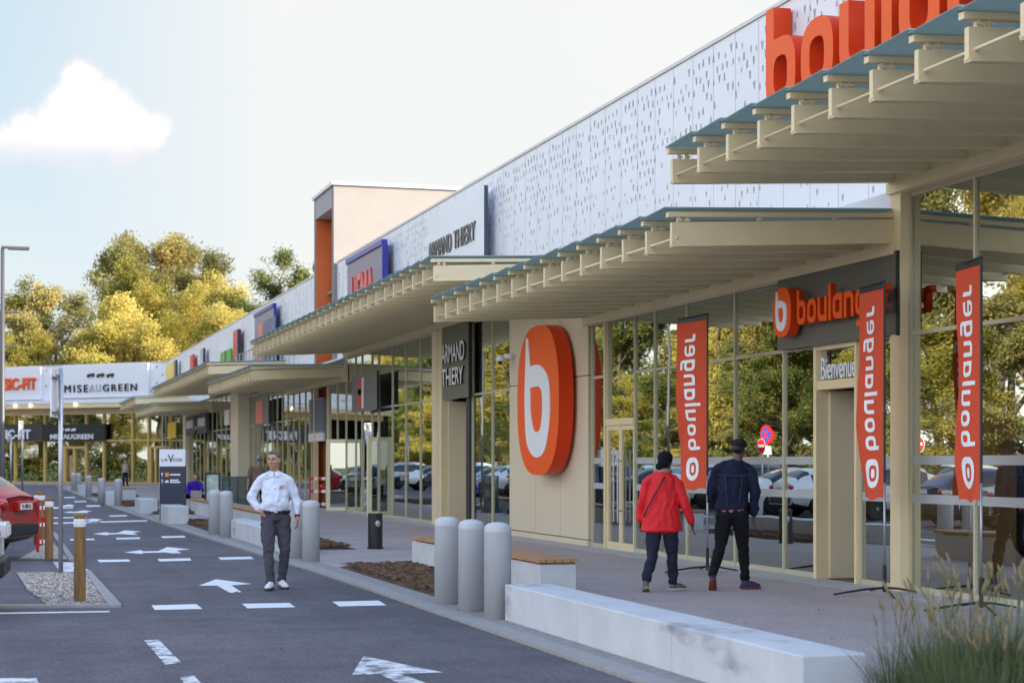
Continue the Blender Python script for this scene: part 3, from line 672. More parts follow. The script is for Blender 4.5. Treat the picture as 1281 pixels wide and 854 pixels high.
# large emblem on the panelled wall
X = 10.42; ya, yb = YX(X, 646), YX(X, 698); z0, z1 = ZX(X, 672, 593.8), ZX(X, 672, 407)
t = thing('shop_emblem', 'huge orange rounded emblem with white letter b on the cream panelled wall', 'sign', (X, ya, z0))
Mw = local(wallM(X + .2, ya), t); hh = z1 - z0
emblem(Mw @ Matrix.Translation((0, 0, .04)), (ya - yb) / 2, (z0 + z1) / 2, hh, (ya - yb) / (.78 * hh) * 1.0, .30, t)
o = MB().box(.405, .425, -(ya - yb) * .9, -(ya - yb) * .1, .25, hh - .25).build('back_box', M_black, t)
# entrance fascia
t, ya, yb = sign_box('entrance_sign', 'dark grey fascia over the entrance with orange emblem and orange shop lettering', 10.70, 10.80, 972, 1120, 3.22, 4.25, [M_taupe, M_black])
MB().box(.0, .1, yb - ya - .045, yb - ya - .002, -.02, 1.03).build('edge_trim', M_black, t)
Mw = local(wallM(10.56, ya), t); yw = lambda p, X=10.5: ya - YX(X, p)
z0, z1 = ZX(10.5, 985, 420.5), ZX(10.5, 985, 358.5); e0, e1 = yw(967.5), yw(990)
emblem(Mw, (e0 + e1) / 2, (z0 + z1) / 2, z1 - z0, (e1 - e0) / (.78 * (z1 - z0)), .15, t)
word(Mw @ Matrix.Translation((0, 3.50, 0)), yw(994.5), yw(1106) - yw(994.5), .33, .08, [M_orange, M_orange_s], t)
# Bienvenue on the glass above the entrance
Xb = 10.87; ya = YX(Xb, 1026); t = thing('welcome_sign', 'white welcome lettering on the glass above the sliding entrance', 'sign', (Xb, ya, 2.8))
text_fit('Bienvenue', local(wallM(Xb, ya), t), .02, ya - YX(Xb, 1070.5), ZX(Xb, 1048, 473), ZX(Xb, 1048, 445), .012, M_wacr, t, bold=.004)
# clothing shop: wall sign
t, ya, yb = sign_box('wall_sign', 'plain white wall sign with black capitals standing off the perforated cladding', 11.0, 11.10, 536, 605, 5.6, 8.12, [M_white, mat('navy_return', (.06, .07, .12), .5)])
_e = ya - YX(11.0, 595)
for wd2, q0, q1 in (('ARMAND', .05, _e * .52), ('THIERY', _e * .57, _e)): text_fit(wd2, local(wallM(10.98, ya), t), q0, q1, 6.93, 7.38, .04, mat('bronze_letters', (.14, .125, .12), .4, metal=.4), t, bold=-.004)
t, ya, yb = sign_box('door_sign', 'dark taupe sign with white capitals in two lines above the recessed clothing shop door', 10.70, 10.75, 553.5, 585.5, 3.16, 4.97, [M_taupe, M_black])
Mw = local(wallM(10.68, ya), t); ln = ya - YX(10.7, 582.5)
text_fit('ARMAND', Mw, .06, ln, 4.06, 4.52, .06, [M_wacr, M_black], t, bold=.012, two=True)
text_fit('THIERY', Mw, .10, ln - .12, 3.50, 3.92, .06, [M_wacr, M_black], t, bold=.012, two=True)
# blue framed sign with red letters
M_blue = mat('sign_blue', (.03, .03, .30), .4); M_mauve = mat('sign_face_mauve', (.26, .22, .28), .5, var=.1, scale=3)
t, ya, yb = sign_box('blue_framed_sign', 'greyish sign with deep blue frame and red capitals on the cladding right of the tower', 11.0, 11.12, 434, 479, 5.55, 8.05, [M_mauve, M_blue])
MB().box(-.06, .12, yb - ya - .03, .03, 2.502, 2.66).box(-.06, .12, yb - ya - .14, yb - ya - .031, 0, 2.5).build('blue_frame', M_blue, t)
text_fit('HEMA', local(wallM(10.97, ya), t), ya - YX(11, 440.5), ya - YX(11, 468), 6.3, 7.55, .05, mat('pale_red_letters', (.75, .10, .08), .4), t, bold=.02)
# other signs on the cladding, farther along
t, ya, yb = sign_box('banner_sign', 'tall sign with blue top edge, red block and grey slats beyond the tower', 11.0, 11.12, 318, 342, 5.4, 8.0, [M_mauve, M_blue])
MB().box(-.05, .12, yb - ya, 0, 2.602, 2.76).build('blue_frame', M_blue, t)
MB().box(-.03, -.001, -2.6, -1.3, .2, 2.2).build('red_block', mat('salmon_red', (.75, .20, .13), .5), t)
m = MB()
for k in range(8): m.box(-.05, -.002, -2.9 - k * .42 - .3, -2.9 - k * .42, .1, 2.2)
m.build('slats', mat('slat_blue', (.16, .18, .27), .5), t)
t, ya, yb = sign_box('green_sign', 'pair of green panels low on the far white cladding', 11.08, 11.18, 275, 288, 5.9, 7.2, M_green)
MB().box(-.02, -.001, (yb - ya) * .55, (yb - ya) * .45, 0, 1.3).build('gap_strip', mat('dark_green', (.02, .1, .02), .5), t)
sign_box('red_blade_sign', 'tall red blade sign beside the green panels on the far cladding', 10.98, 11.16, 291, 296.5, 5.9, 7.9, [M_red, M_navy])
sign_box('tall_navy_sign', 'narrow navy sign on the far cladding left of the green panels', 10.98, 11.12, 250, 253.5, 5.7, 7.9, [mat('grey_face', (.45, .45, .5), .5), M_navy])
t, ya, yb = sign_box('red_stepped_sign', 'red and navy stepped sign near the far end of the white cladding', 11.05, 11.15, 237, 241, 6.6, 7.9, M_red)
MB().box(0, .15, -4.8, -3.1, -.6, .5).build('lower_block', M_red, t); MB().box(0, .15, -6, -4.85, -1.0, -.2).box(0, .15, .2, 1.8, -.5, .1).build('navy_block', M_navy, t)
sign_box('yellow_sign', 'bright yellow panel at the far inner corner of the cladding', 11.02, 11.1, 207, 216.5, 5.3, 8.1, M_yellow)
sign_box('slim_navy_sign', 'slim navy panel right beside the bright yellow panel', 10.98, 11.1, 217.2, 219.2, 5.4, 8.1, M_navy)
# panels standing before the glass
def glass_sign(label, pa, pb, py0, py1, mats, extra=None):
    pm = (pa + pb) / 2; z1, z0 = ZX(10.55, pm, py0), ZX(10.55, pm, py1); t, ya, yb = sign_box('projecting_sign', label, 10.55, 10.60, pa, pb, z0, z1, mats)
    if extra:
        for (fa_, fb_, ga, gb, mt) in extra:
            L_ = yb - ya; H = z1 - z0; MB().box(-.02, -.001, L_ * fb_, L_ * fa_, H * ga, H * gb).build('sign_graphic', mt, t)
    return t
M_gs = mat('grey_sign_face', (.14, .14, .15), .45)
glass_sign('grey sign panel with upright red and white graphic on the shopfront beside the tower', 439.6, 471, 467, 514, [M_gs, M_black], [(.28, .42, .08, .9, M_red), (.43, .5, .08, .9, M_wacr), (.28, .42, .45, .6, M_wacr)])
glass_sign('grey panel with salmon block hung before the far shopfront left of the tower', 319, 335.5, 498, 531, [M_gs, M_black], [(.05, .6, .05, .92, mat('salmon_red', (.75, .2, .13)))])
glass_sign('small panel half white half dark red before the far shopfront', 280, 291, 512, 531, [M_wacr, M_black], [(.6, 1, 0, 1, M_red)])
glass_sign('navy panel with white figures farther along the shopfront', 232, 243, 520, 544, [M_navy, M_black], [(.1, .8, .35, .75, M_wacr)])
glass_sign('second navy panel with white figures beside its twin', 246, 258, 516, 542, [M_navy, M_black], [(.1, .8, .35, .75, M_wacr)])
glass_sign('yellow panel low before the farthest shopfront', 209, 219, 528, 548, [M_yellow, M_yellow])
# security camera on the wall
t = thing('security_camera', 'small white security camera on the wall edge beside the huge orange emblem', 'camera', (XG - .05, YX(XG, 645), 3.92))
MB().tube([(0, 0, 0), (-.22, .0, 0)], .06, 12).build('camera_arm', M_wacr, t, smooth=True); MB().ell((-.3, .04, -.06), (.09, .09, .08)).build('camera_housing', M_wacr, t, smooth=True)
MB().ell((-.3, .02, -.13), (.06, .06, .05)).build('lens', M_black, t, smooth=True)

# ------------------------------------------------------------------ far shop building across the end
FA, FB = D(-160, 135), D(216, 120.6); FL = (FB - FA).length; FD = (FB - FA) / FL
def fcoord(px, py=None):
    u0, d0 = -800 / F * 135, 135; u1, d1 = -424 / F * 120.6, 120.6; du, dd = (u1 - u0) / FL, (d1 - d0) / FL; k = (px - 640) / F
    t = (k * d0 - u0) / (du - k * dd); return (t, HC + (HY - py) * (d0 + t * dd) / F) if py is not None else t
FM = frame(FA, FD, (0, 0, 1))
FBD = thing('shop_building', 'far shop building closing the end of the road under a white dotted parapet', 'building', FA)
def fb_(mb, name, m, parent=None, top=FBD, **k):
    mb.v = [tuple(FM @ Vector(v) - Vector(top.location)) for v in mb.v]; return mb.build(name, m, parent or top, **k)
def frect(mb, pa, pb, ya, yb, z0, z1, mi=0):
    k_ = (z0 + z1) / 2 * 10.5; pa += k_; pb += k_
    a, b = fcoord(pa), fcoord(pb); pm = (pa + pb) / 2; mb.box(a, b, fcoord(pm, yb)[1], fcoord(pm, ya)[1], z0, z1, mi); return mb
ztop = fcoord(150, 455.5)[1]; zl = fcoord(100, 505)[1]
mb = MB().box(0, FL + 1, zl, ztop, .3, .6)
rnd = random.Random(9)
for i in range(34):
    for j in range(5):
        if j > 0 and rnd.random() < .25: continue
        x = i * 1.02 + (j % 2) * .5; z = ztop - .25 - j * .55; mb.poly([(x, z, .604), (x + .22, z, .604), (x + .11, z - .2, .604)], 1)
fb_(mb, 'cladding_wall', [M_white, mat('dot_grey', (.32, .30, .36), .7)])
fb_(MB().box(0, FL + 1, ztop + .001, ztop + .06, .25, .65), 'coping', M_cop)
fb_(MB().box(0, FL + 1, zl - .32, zl - .005, -.1, 1.2).box(0, FL + 1, zl - .75, zl - .33, -.1, .2), 'eave', [M_cream])
fb_(MB().box(0, FL + 1, zl - .001, zl + .25, .61, 1.25), 'white_fascia', M_white)
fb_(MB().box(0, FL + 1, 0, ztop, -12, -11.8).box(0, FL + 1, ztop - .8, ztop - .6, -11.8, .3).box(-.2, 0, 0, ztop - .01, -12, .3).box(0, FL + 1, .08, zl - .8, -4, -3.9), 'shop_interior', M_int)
lm = mat('warm_lamp', (1, .8, .5), .4, emit=((1, .75, .4), 3))
for p in (15, 34, 53, 90, 109):
    m = MB().ell((0, 0, 0), (.1, .06, .1)); m.v = [(x + fcoord(p), y + zl - .10, z + 1.25) for x, y, z in m.v]; fb_(m, 'eave_lamp', lm, smooth=True)
zt_ = zl - .75; ztr = fcoord(100, 551)[1]
mul = [-40, -20, -2, 19, 56, 79, 108, 130, 166, 186, 205]
for a, b in zip(mul, mul[1:]):
    x0, x1 = fcoord(a), fcoord(b); m = MB().box(x0 - .07, x0 + .07, .08, zt_, -.05, .12).box(x0 + .071, x1 - .071, .08, .2, -.04, .1).box(x0 + .071, x1 - .071, ztr - .06, ztr + .06, -.04, .1)
    if a in (79, 186): m.box(x0 + .071, x1 - .071, 2.55, 2.72, -.04, .13).box(x0 + .071, x0 + .3, .2, 2.55, -.04, .13).box((x0+x1)/2 - .08, (x0+x1)/2 + .08, .2, 2.55, -.04, .13)
    f = fb_(m, 'window', mat('sunlit_gold_frame', (.62, .42, .13), .4)); fb_(MB().box(x0 + .071, x1 - .071, .2, zt_, -.03, -.02), 'pane', M_glass, f)  # sun warmth is put into the frame colour
def far_sign(name, label, rects, mats):
    t = thing(name, label, 'sign', FM @ Vector((fcoord(100), 4, 1))); t.location = FM @ Vector((fcoord(rects[0][0]), fcoord(rects[0][0], rects[0][3])[1], 0)); m = MB()
    for r in rects: frect(m, *r)
    fb_(m, 'sign_panel', mats, None, t); return t
def ftext(t, body, pa, pb, ya, yb, zf, m, bold=0, name='lettering', sp=1.0):
    pa += zf * 10.5; pb += zf * 10.5
    a, z0 = fcoord(pa, yb); b, z1 = fcoord(pb, ya); text_fit(body, Matrix.Translation(-Vector(t.location)) @ FM @ Matrix.Translation((0, 0, zf)), a, b, z0, z1, .08, m, t, name, bold, sp=sp)
M_pan = mat('white_sign_panel', (.78, .78, .82), .45)
t = far_sign('wall_sign', 'white far wall sign with heavy orange capitals at the left picture edge', [(-40, 53, 462, 501, .62, .85)], M_pan)
ftext(t, 'BASIC-FIT', -9, 47, 472.5, 489, .92, mat('orange_letters', (.85, .10, .01), .4), .035)
t = far_sign('wall_sign', 'white far wall sign with thin black capitals and three small bears', [(78, 187, 457, 497, .62, .85)], M_pan)
ftext(t, 'MISE', 82, 111, 481.5, 491.5, .90, M_black, 0, sp=1.35); ftext(t, 'AU', 113, 127, 480.8, 490.8, .90, mat('light_grey_letters', (.42, .44, .48), .5), 0, sp=1.3); ftext(t, 'GREEN', 130, 172, 480, 490, .90, M_black, 0, sp=1.3)
bear = [(0,.0),(.0,.45),(.12,.62),(.4,.72),(.62,.70),(.74,.82),(.84,.78),(1.0,.58),(1.02,.46),(.86,.42),(.82,0),(.66,0),(.64,.26),(.34,.26),(.28,0),(.12,0),(.1,.22),(.1,0)]
def bears(t, pa, py, pw, ph, mt):
    pa += 9.5
    for k in range(3):
        a, z0 = fcoord(pa + k * pw * 1.28, py); b, z1 = fcoord(pa + k * pw * 1.28 + pw, py - ph)
        me = fill([[(a + x * (b - a), z0 + y * (z1 - z0) * 1.2) for x, y in bear]], .06); place(me, 'bear_figure', mt, Matrix.Translation(-Vector(t.location)) @ FM @ Matrix.Translation((0, 0, .90)), t)
bears(t, 110, 472.5, 9.5, 5.5, M_black)
t = far_sign('fascia_sign', 'dark fascia with heavy white capitals behind the thin sign posts', [(-40, 54.5, 530.5, 551, .2, .4)], mat('dark_fascia', (.05, .048, .06), .5))
ftext(t, 'BASIC-FIT', -12, 39, 537, 549.5, .46, M_wacr, .035)
t = far_sign('fascia_sign', 'black fascia with small white capitals above the far shop door', [(55, 132, 530.5, 551, .2, .4)], mat('black_fascia', (.02, .02, .02), .5))
ftext(t, 'MISEAUGREEN', 63.5, 117, 542.5, 549.5, .46, M_wacr, .02); bears(t, 76, 539.5, 5.6, 4, M_wacr)

# ------------------------------------------------------------------ flags
M_flag = mat('flag_fabric', (.62, .085, .04), .75, var=.05, scale=3)
def flag(px, py, ptop, pbot, wpx, label, fold):
    base = G(px, py, ZS); d = F * (HC - ZS) / (py - HY); t = thing('feather_flag', label, 'flag', base, 0, 'tall orange shop flags before the glass')
    u0 = (px - 640) / F * d; du = (px - wpx - 640) / F * (d + .45) - u0; dirv = W(du, .45).normalized(); ln = math.hypot(du, .45)
    zt = HC + (HY - ptop) * d / F; zb = HC + (HY - pbot) * d / F - ZS
    zt -= ZS
    n = Vector((-dirv.y, dirv.x, 0))
    MB().tube([(0, 0, .04), (0, 0, .36)], .024, 10).build('pole_socket', M_black, t); MB().tube([(0, 0, .361), (0, 0, zb + .2)], .013, 10).build('pole', M_steel, t, smooth=True)
    MB().tube([(0, 0, zb + .201), (0, 0, zt - .02)], .016, 8).tube([(0, 0, zt - .02), tuple(dirv * (ln * .98) + Vector((0, 0, zt - .07)))], .014, 8).build('black_sleeve', M_black, t)
    m = MB(); nu, nv = 14, 60
    def P(u, v):                        # u from the pole outwards, v upwards
        z = zb + (zt - .1 - zb) * v; taper = 1 - .10 * (1 - v) ** 3; wv = math.sin(u * 3 + v * 9 + fold) * .03 * u + math.sin(u * 7 - v * 5 + fold * 2) * .012 + math.sin(v * 31 + u * 9) * .004 * u
        bz = -.03 * u * (v) + (1 - v) ** 6 * .02 * math.sin(u * 9)
        return dirv * (.02 + u * ln * taper * (1 - .04 * math.sin(v * 6 + fold))) + n * (wv * (1.3 - v)) + Vector((0, 0, z + bz))
    for j in range(nv + 1):
        for i in range(nu + 1): m.v.append(tuple(P(i / nu, j / nv)))
    for j in range(nv):
        for i in range(nu): a = j * (nu + 1) + i; m.f.append((a, a + 1, a + nu + 2, a + nu + 1)); m.m.append(0)
    m.build('flag_cloth', M_flag, t, smooth=True)
    # black hem at the top
    m = MB()
    for i in range(nu):
        a, b = P(i / nu, 1), P((i + 1) / nu, 1); m.poly([a, b, b + Vector((0, 0, .085)), a + Vector((0, 0, .085))]); m.poly([a + n * .006, b + n * .006, b + n * .006 + Vector((0, 0, .085)), a + n * .006 + Vector((0, 0, .085))])
    m.build('top_hem', M_black, t)
    # printed word and emblem on both faces, following the folds; up the flag, ascenders towards the pole
    H = zt - .1 - zb; L0, L1 = .235, .925; tot = sum(GL[c][0] for c in 'boulanger') + .26 * 8; k = (L1 - L0) / tot; x = L0; cy, xh = .70, .34
    def print_(spl, name):
        me = fill(spl, 0); bmx = bmesh.new(); bmx.from_mesh(me); bmesh.ops.triangulate(bmx, faces=bmx.faces[:])
        for _ in range(2):
            ed = [e for e in bmx.edges if e.calc_length() > .03]
            if ed: bmesh.ops.subdivide_edges(bmx, edges=ed, cuts=2); bmesh.ops.triangulate(bmx, faces=bmx.faces[:])
        bmx.to_mesh(me); bmx.free()
        vs = [v.co.copy() for v in me.vertices]; mm = MB(); b = len(vs)
        for s in (-1, 1):
            for c in vs: mm.v.append(tuple(P(min(1, max(0, c.y)), c.x) + n * s * .006))
        for p in me.polygons:
            vv = tuple(p.vertices); mm.f.append(vv); mm.m.append(0); mm.f.append(tuple(i + b for i in vv)); mm.m.append(0)
        mm.build(name, M_wacr, t)
    for c in 'boulanger':
        gw, sp = GL[c]; print_([[(x + p[0] * k, cy - p[1] * xh) for p in rpoly(s)] for s in sp], 'printed_letter'); x += (gw + .26) * k
    eo = [(.15 + p[1] * .0 + p[0] * 0, 0) for p in []]
    ring = [(.125 + y * .135, .52 + xx * .95 * .75) for xx, y in emblem_outline(36)]; inner = [(.125 + y * .078, .50 + xx * .95 * .42) for xx, y in emblem_outline(28)]; core = [(.125 + y * .045, .50 + xx * .95 * .20) for xx, y in emblem_outline(20)]
    print_([ring, inner], 'printed_emblem'); print_([core], 'printed_emblem')
    # folding cross foot
    for a in (0.4, 1.35, 2.9, 4.4):
        q = Vector((math.cos(a), math.sin(a), 0)); m = MB().tube([(0, 0, .09), tuple(q * .25 + Vector((0, 0, .07))), tuple(q * .62 + Vector((0, 0, .012)))], [.016, .014, .011], 8); m.build('foot', M_black, t)
    return t
flag(884.5, 716, 391, 612, 37, 'orange shop flag between the two walking pedestrians', .3)
flag(1106, 744, 350, 624, 31, 'orange shop flag beside the entrance at the cream column', 1.7)
flag(1227, 764, 319, 627, 30, 'orange shop flag nearest the right picture edge behind the tall grass', 3.0)

# ------------------------------------------------------------------ street furniture
BMESH = None
def bollard(px, py, label, group='light grey round bollards along the kerb', d=None):
    global BMESH
    p = G(px, py, ZS) if d is None else D(px, d, ZS)
    if BMESH is None:
        BMESH = MB().lathe((0, 0, 0), [(.140, 0), (.140, .885), (.1415, .89), (.1415, .896), (.140, .90), (.139, .93), (.128, .952), (.10, .972), (.055, .985), (.012, .989)], 36).build('bollard', M_boll, smooth=True); o = BMESH
    else: o = BMESH.copy(); COL.objects.link(o)
    o.location = p; return tag(o, label, 'bollard', group)
bollard(558.5, 755, 'tall grey bollard farthest left of the near row of three')
bollard(589, 764, 'tall grey bollard in the middle of the near row of three')
bollard(622, 773, 'tall grey bollard against the end of the near concrete wall')
bollard(388.5, 702, 'grey bollard just right of the man in the white shirt')
bollard(371, 698, 'grey bollard half hidden by the man in the white shirt')
bollard(282.5, 671.5, 'grey bollard at the left end of the middle concrete wall')
bollard(268.5, 668, 'grey bollard left of its twin by the middle bark bed')
bollard(147.5, 633, 'far grey bollard right of a small concrete cube beyond the sign totem')
bollard(126.5, 630, 'far grey bollard left of a small concrete cube beyond the sign totem')
bollard(110.5, 622, 'distant grey bollard right of the farthest concrete cube')
bollard(98, 615, 'distant grey bollard left of the farthest concrete cube')
bollard(91.5, 613.5, 'most distant grey bollard in front of the far shop door')
def block(name, label, cat, X, Ya, Yb, wd, h, top=None, m=None, group=None, joints=0):
    y0, y1 = min(Ya, Yb), max(Ya, Yb); loc = (X, y0, ZS); Ln = y1 - y0; r = random.Random(int(Ya * 7)); mb = MB()
    n = max(1, joints)
    for k in range(n): mb.box(0, wd, Ln * k / n + (.003 if k else 0), Ln * (k + 1) / n - (.003 if k < n - 1 else 0), 0, h)
    if top is None: o = mb.build(name, m or M_conc, bevel=.012); o.location = loc; return tag(o, label, cat, group)
    t = thing(name, label, cat, loc, 0, group); mb.build('concrete_base', m or M_conc, t, bevel=.01)
    sl = MB(); k = 5; ws = (wd + .06) / k
    for i in range(k):
        y = -.03
        while y < Ln: sl.box(-.03 + i * ws, -.03 + (i + 1) * ws - .012, y, min(y + 2.0, Ln + .03) - .006, h + .022, h + .06); y += 2.0
    y = .05
    while y < Ln: sl.box(0, wd, y, min(y + .06, Ln), h + .001, h + .021); y += .7
    sl.build('wooden_top', M_wood, t); return t
def smudged():
    m = mat('smudged_concrete', (.57, .57, .585), .72, var=.09, scale=1.8, bump=.12, bscale=45); t = m.node_tree; p = t.nodes['Principled BSDF']
    src = p.inputs['Base Color'].links[0].from_socket; c = t.nodes.new('ShaderNodeTexCoord')
    mpg = t.nodes.new('ShaderNodeMapping'); mpg.inputs['Scale'].default_value = (1, .55, 1.6); t.links.new(c.outputs['Object'], mpg.inputs[0])
    n = t.nodes.new('ShaderNodeTexNoise'); n.inputs['Scale'].default_value = 1.3; n.inputs['Detail'].default_value = 9; n.inputs['Roughness'].default_value = .62; t.links.new(mpg.outputs[0], n.inputs['Vector'])
    r = t.nodes.new('ShaderNodeMapRange'); r.inputs[1].default_value = .58; r.inputs[2].default_value = .72; r.inputs[3].default_value = 0; r.inputs[4].default_value = .75; t.links.new(n.outputs['Fac'], r.inputs[0])
    x = t.nodes.new('ShaderNodeMix'); x.data_type = 'RGBA'; t.links.new(r.outputs[0], x.inputs[0]); t.links.new(src, x.inputs[6]); x.inputs[7].default_value = (.17, .16, .20, 1); t.links.new(x.outputs[2], p.inputs['Base Color'])
    return m
M_smudge = smudged()
X = 4.95
block('concrete_wall', 'long low concrete seat wall with dark smudges in the right foreground', 'low wall', X, YX(X, 631), YX(X, 1003), .46, .37, m=M_smudge, joints=3)
X = 4.80
block('concrete_wall', 'low concrete seat wall behind the man in the white shirt', 'low wall', X, YX(X, 281), YX(X, 357), .46, .37, m=M_smudge, joints=3)
for pl, pc, py, lab in ((195, 210, 655.5, 'concrete cube standing before the sign totem'), (163, 175, 643, 'concrete cube left of the sign totem'), (125.6, 133, 631, 'small concrete cube between two far bollards'), (94, 99, 618.5, 'farthest concrete cube between distant bollards')):
    q = G(pc, py, ZS); X = q.x; yf = min(YX(X, pl), q.y + 2.2); block('concrete_cube', lab, 'concrete block', X, q.y, yf, .52, .46, group='concrete cubes along the kerb')
X = 6.14
block('bench', 'concrete bench with wooden slat top behind the three near bollards', 'bench', X, YX(X, 515), YX(X, 675), .45, .40, top=1, group='concrete benches with wooden tops')
X = 5.85
ym = YX(X, 276)
block('bench', 'concrete bench with wooden top where the woman works on a laptop', 'bench', X, YX(X, 238), ym + .1, .5, .40, top=1, group='concrete benches with wooden tops')
block('bench', 'concrete bench with wooden top behind the man in the white shirt', 'bench', X, ym - .1, YX(X, 344), .5, .40, top=1, group='concrete benches with wooden tops')
q = G(155, 623, ZS); block('bench', 'far concrete bench with wooden top left of the sign totem', 'bench', q.x, q.y, q.y + 3, .5, .40, top=1, group='concrete benches with wooden tops')
# litter bin
p = G(469, 686, ZS); t = thing('ash_bin', 'slim black ash bin standing on the pavement near the shop glass', 'bin', p)
MB().lathe((0, 0, 0), [(.15, 0), (.15, .03), (.135, .031), (.135, .62), (.138, .625), (.138, .65), (.11, .655)], 24).build('bin_body', M_black, t, smooth=False)
MB().ell((.02, -.135, .47), (.045, .01, .06)).build('opening', M_steel, t)
# totem
d = 47.5; p = D(215, d, ZS); t = thing('sign_totem', 'navy and white sign totem with directions behind a concrete cube', 'sign', p, -TH + .02)
MB().box(-.345, .345, 0, .16, 0, 1.48).build('navy_body', M_navy, t); MB().box(-.35, .35, -.005, .165, 1.481, 1.94).box(-.352, -.346, -.004, .164, 0, 1.48).build('white_head', M_wacr, t)
def tt(body, x0, x1, z0, z1, m, bold=0): text_fit(body, frame((0, -.012, 0), (1, 0, 0), (0, 0, 1)), x0, x1, z0, z1, .008, m, t, 'lettering', bold)
tt('LA', -.29, -.12, 1.62, 1.70, M_navy); tt('V', -.12, .04, 1.58, 1.80, M_navy, .01); tt('IGIE', .03, .27, 1.62, 1.70, M_navy)
MB().box(-.19, -.09, -.012, -.001, 1.20, 1.31).build('orange_square', mat('pictogram_orange', (.85, .25, .02), .5), t)
MB().box(-.06, .22, -.012, -.001, 1.235, 1.275).box(-.06, .17, -.012, -.001, 1.09, 1.125).box(-.06, .22, -.012, -.001, 1.035, 1.07).box(-.2, -.09, -.012, -.001, 1.04, 1.075).box(-.17, -.12, -.012, -.001, 1.076, 1.11).build('direction_lines', M_wacr, t)
ar = MB()
for z in (1.255, 1.07): ar.poly([(-.30, -.012, z + .05), (-.27, -.012, z - .03), (-.24, -.012, z + .05)]).box(-.275, -.265, -.012, -.002, z - .06, z)
ar.build('arrow_symbol', M_wacr, t)
# timber posts
M_band = mat('white_reflective_band', (.75, .74, .74), .4)
def tpost(px, py, lab, r=.068, h=1.03):
    p = G(px, py, .01); t = thing('timber_post', lab, 'post', p, 0, 'round timber posts with white bands'); 
    MB().lathe((0, 0, 0), [(r, 0), (r, h * .85 - .001)], 20).lathe((0, 0, 0), [(r, h * .94 + .001), (r, h - .02), (r - .012, h)], 20).build('post_shaft', M_post, t, smooth=False)
    MB().lathe((0, 0, 0), [(r + .004, h * .87), (r + .004, h * .925)], 20).lathe((0, 0, 0), [(r - .001, h * .85), (r - .001, h * .94)], 20).build('white_band', M_band, t, smooth=False)
tpost(99.3, 753, 'brown timber post with white band standing in the near gravel bed'); tpost(61, 699.5, 'brown timber post by the second gravel bed right of the red car')
tpost(51.5, 681, 'brown timber post hidden partly behind the red car, beside another post'); tpost(46, 680, 'brown timber post closest to the red car', )
# sign posts
def signpost(px, d, h, sw, sh, lab, r, back=True, rz=0, plates=1):
    t = thing('sign_post', lab, 'sign post', D(px, d, 0), -TH); MB().tube([(0, 0, 0), (0, 0, h)], r, 12).build('post', M_steel, t, smooth=True)
    Mx = Matrix.Rotation(rz, 4, 'Z')
    for k in range(plates):
        z1 = h - .02 - k * (sh + .05); o = MB().box(-sw / 2, sw / 2, -.10, -.085, z1 - sh, z1, M=Mx).build('sign_plate', [M_wacr], t)
        MB().box(-sw / 2 + .02, sw / 2 - .02, -.084, -.03, z1 - .12, z1 - .08, M=Mx).build('bracket', M_steel, t)
        MB().box(-sw / 2 + .02, sw / 2 - .02, -.084, -.03, z1 - sh + .08, z1 - sh + .12, M=Mx).build('bracket', M_steel, t)
    return t
signpost(75.5, 25.6, 3.0, .62, .70, 'galvanised post with a rectangular plate seen edge-on above the gravel beds', .034, rz=R(96 - 180))
signpost(27.5, 95, 3.85, .9, 1.0, 'distant thin post with a plate seen edge-on before the far shop', .05, rz=R(94 - 180))
signpost(13, 88, 3.0, .5, .35, 'short white distant post left of the thin signpost', .05, rz=R(92 - 180))
# street lamps
def lamp(d, lab, X=.2):
    y = Yd(X, d); t = thing('street_lamp', lab, 'street lamp', (X, y, 0), 0, 'slim dark street lamps in line'); MB().tube([(0, 0, 0), (0, 0, 1.2), (0, 0, 7.98)], [.095, .075, .055], 14).build('lamp_pole', M_lampmetal, t, smooth=True)
    MB().box(-.04, .78, -.11, .11, 8.0, 8.06).box(.15, .76, -.10, .10, 7.965, 7.999).build('lamp_head', M_lampmetal, t, bevel=.01)
lamp(52.5, 'slim dark street lamp nearest, at the left picture edge'); lamp(75, 'second slim street lamp whose arm shows behind the nearest one'); lamp(97, 'third slim street lamp farthest along the line')
# cafe posters and screens by the glass
def screen(px, d, w, h, lab, face, frame_m, z0=.12):
    t = thing('display_stand', lab, 'display stand', D(px, d, ZS), -TH); MB().box(-w/2, w/2, -.03, .03, z0, z0 + .05).box(-w/2, w/2, -.03, .03, h - .05, h).box(-w/2, -w/2 + .05, -.03, .03, z0 + .051, h - .051).box(w/2 - .05, w/2, -.03, .03, z0 + .051, h - .051).box(-w/2, -w/2 + .3, -.2, .2, 0, z0 - .002).box(w/2 - .3, w/2, -.2, .2, 0, z0 - .002).build('stand_frame', frame_m, t)
    MB().box(-w/2 + .051, w/2 - .051, -.012, .012, z0 + .051, h - .051).build('stand_face', face, t)
M_poster = mat('poster_print', (.10, .22, .17), .5, col2=(.75, .78, .74), scale=3.5)
screen(265.5, 52, .46, 1.28, 'poster stand with green and white print next to the woman with the laptop', M_poster, M_black)
screen(287, 53, .50, 1.16, 'glass windbreak screen right of the poster stand', glass('screen_glass', .3, (.6, .66, .68), wob=0), mat('dark_blue_grey', (.06, .08, .11), .5))
screen(307, 54, .55, 1.16, 'glass windbreak screen left of the man in the white shirt', glass('screen_glass_b', .35, (.6, .66, .68), wob=0), mat('dark_blue_grey', (.06, .08, .11), .5))
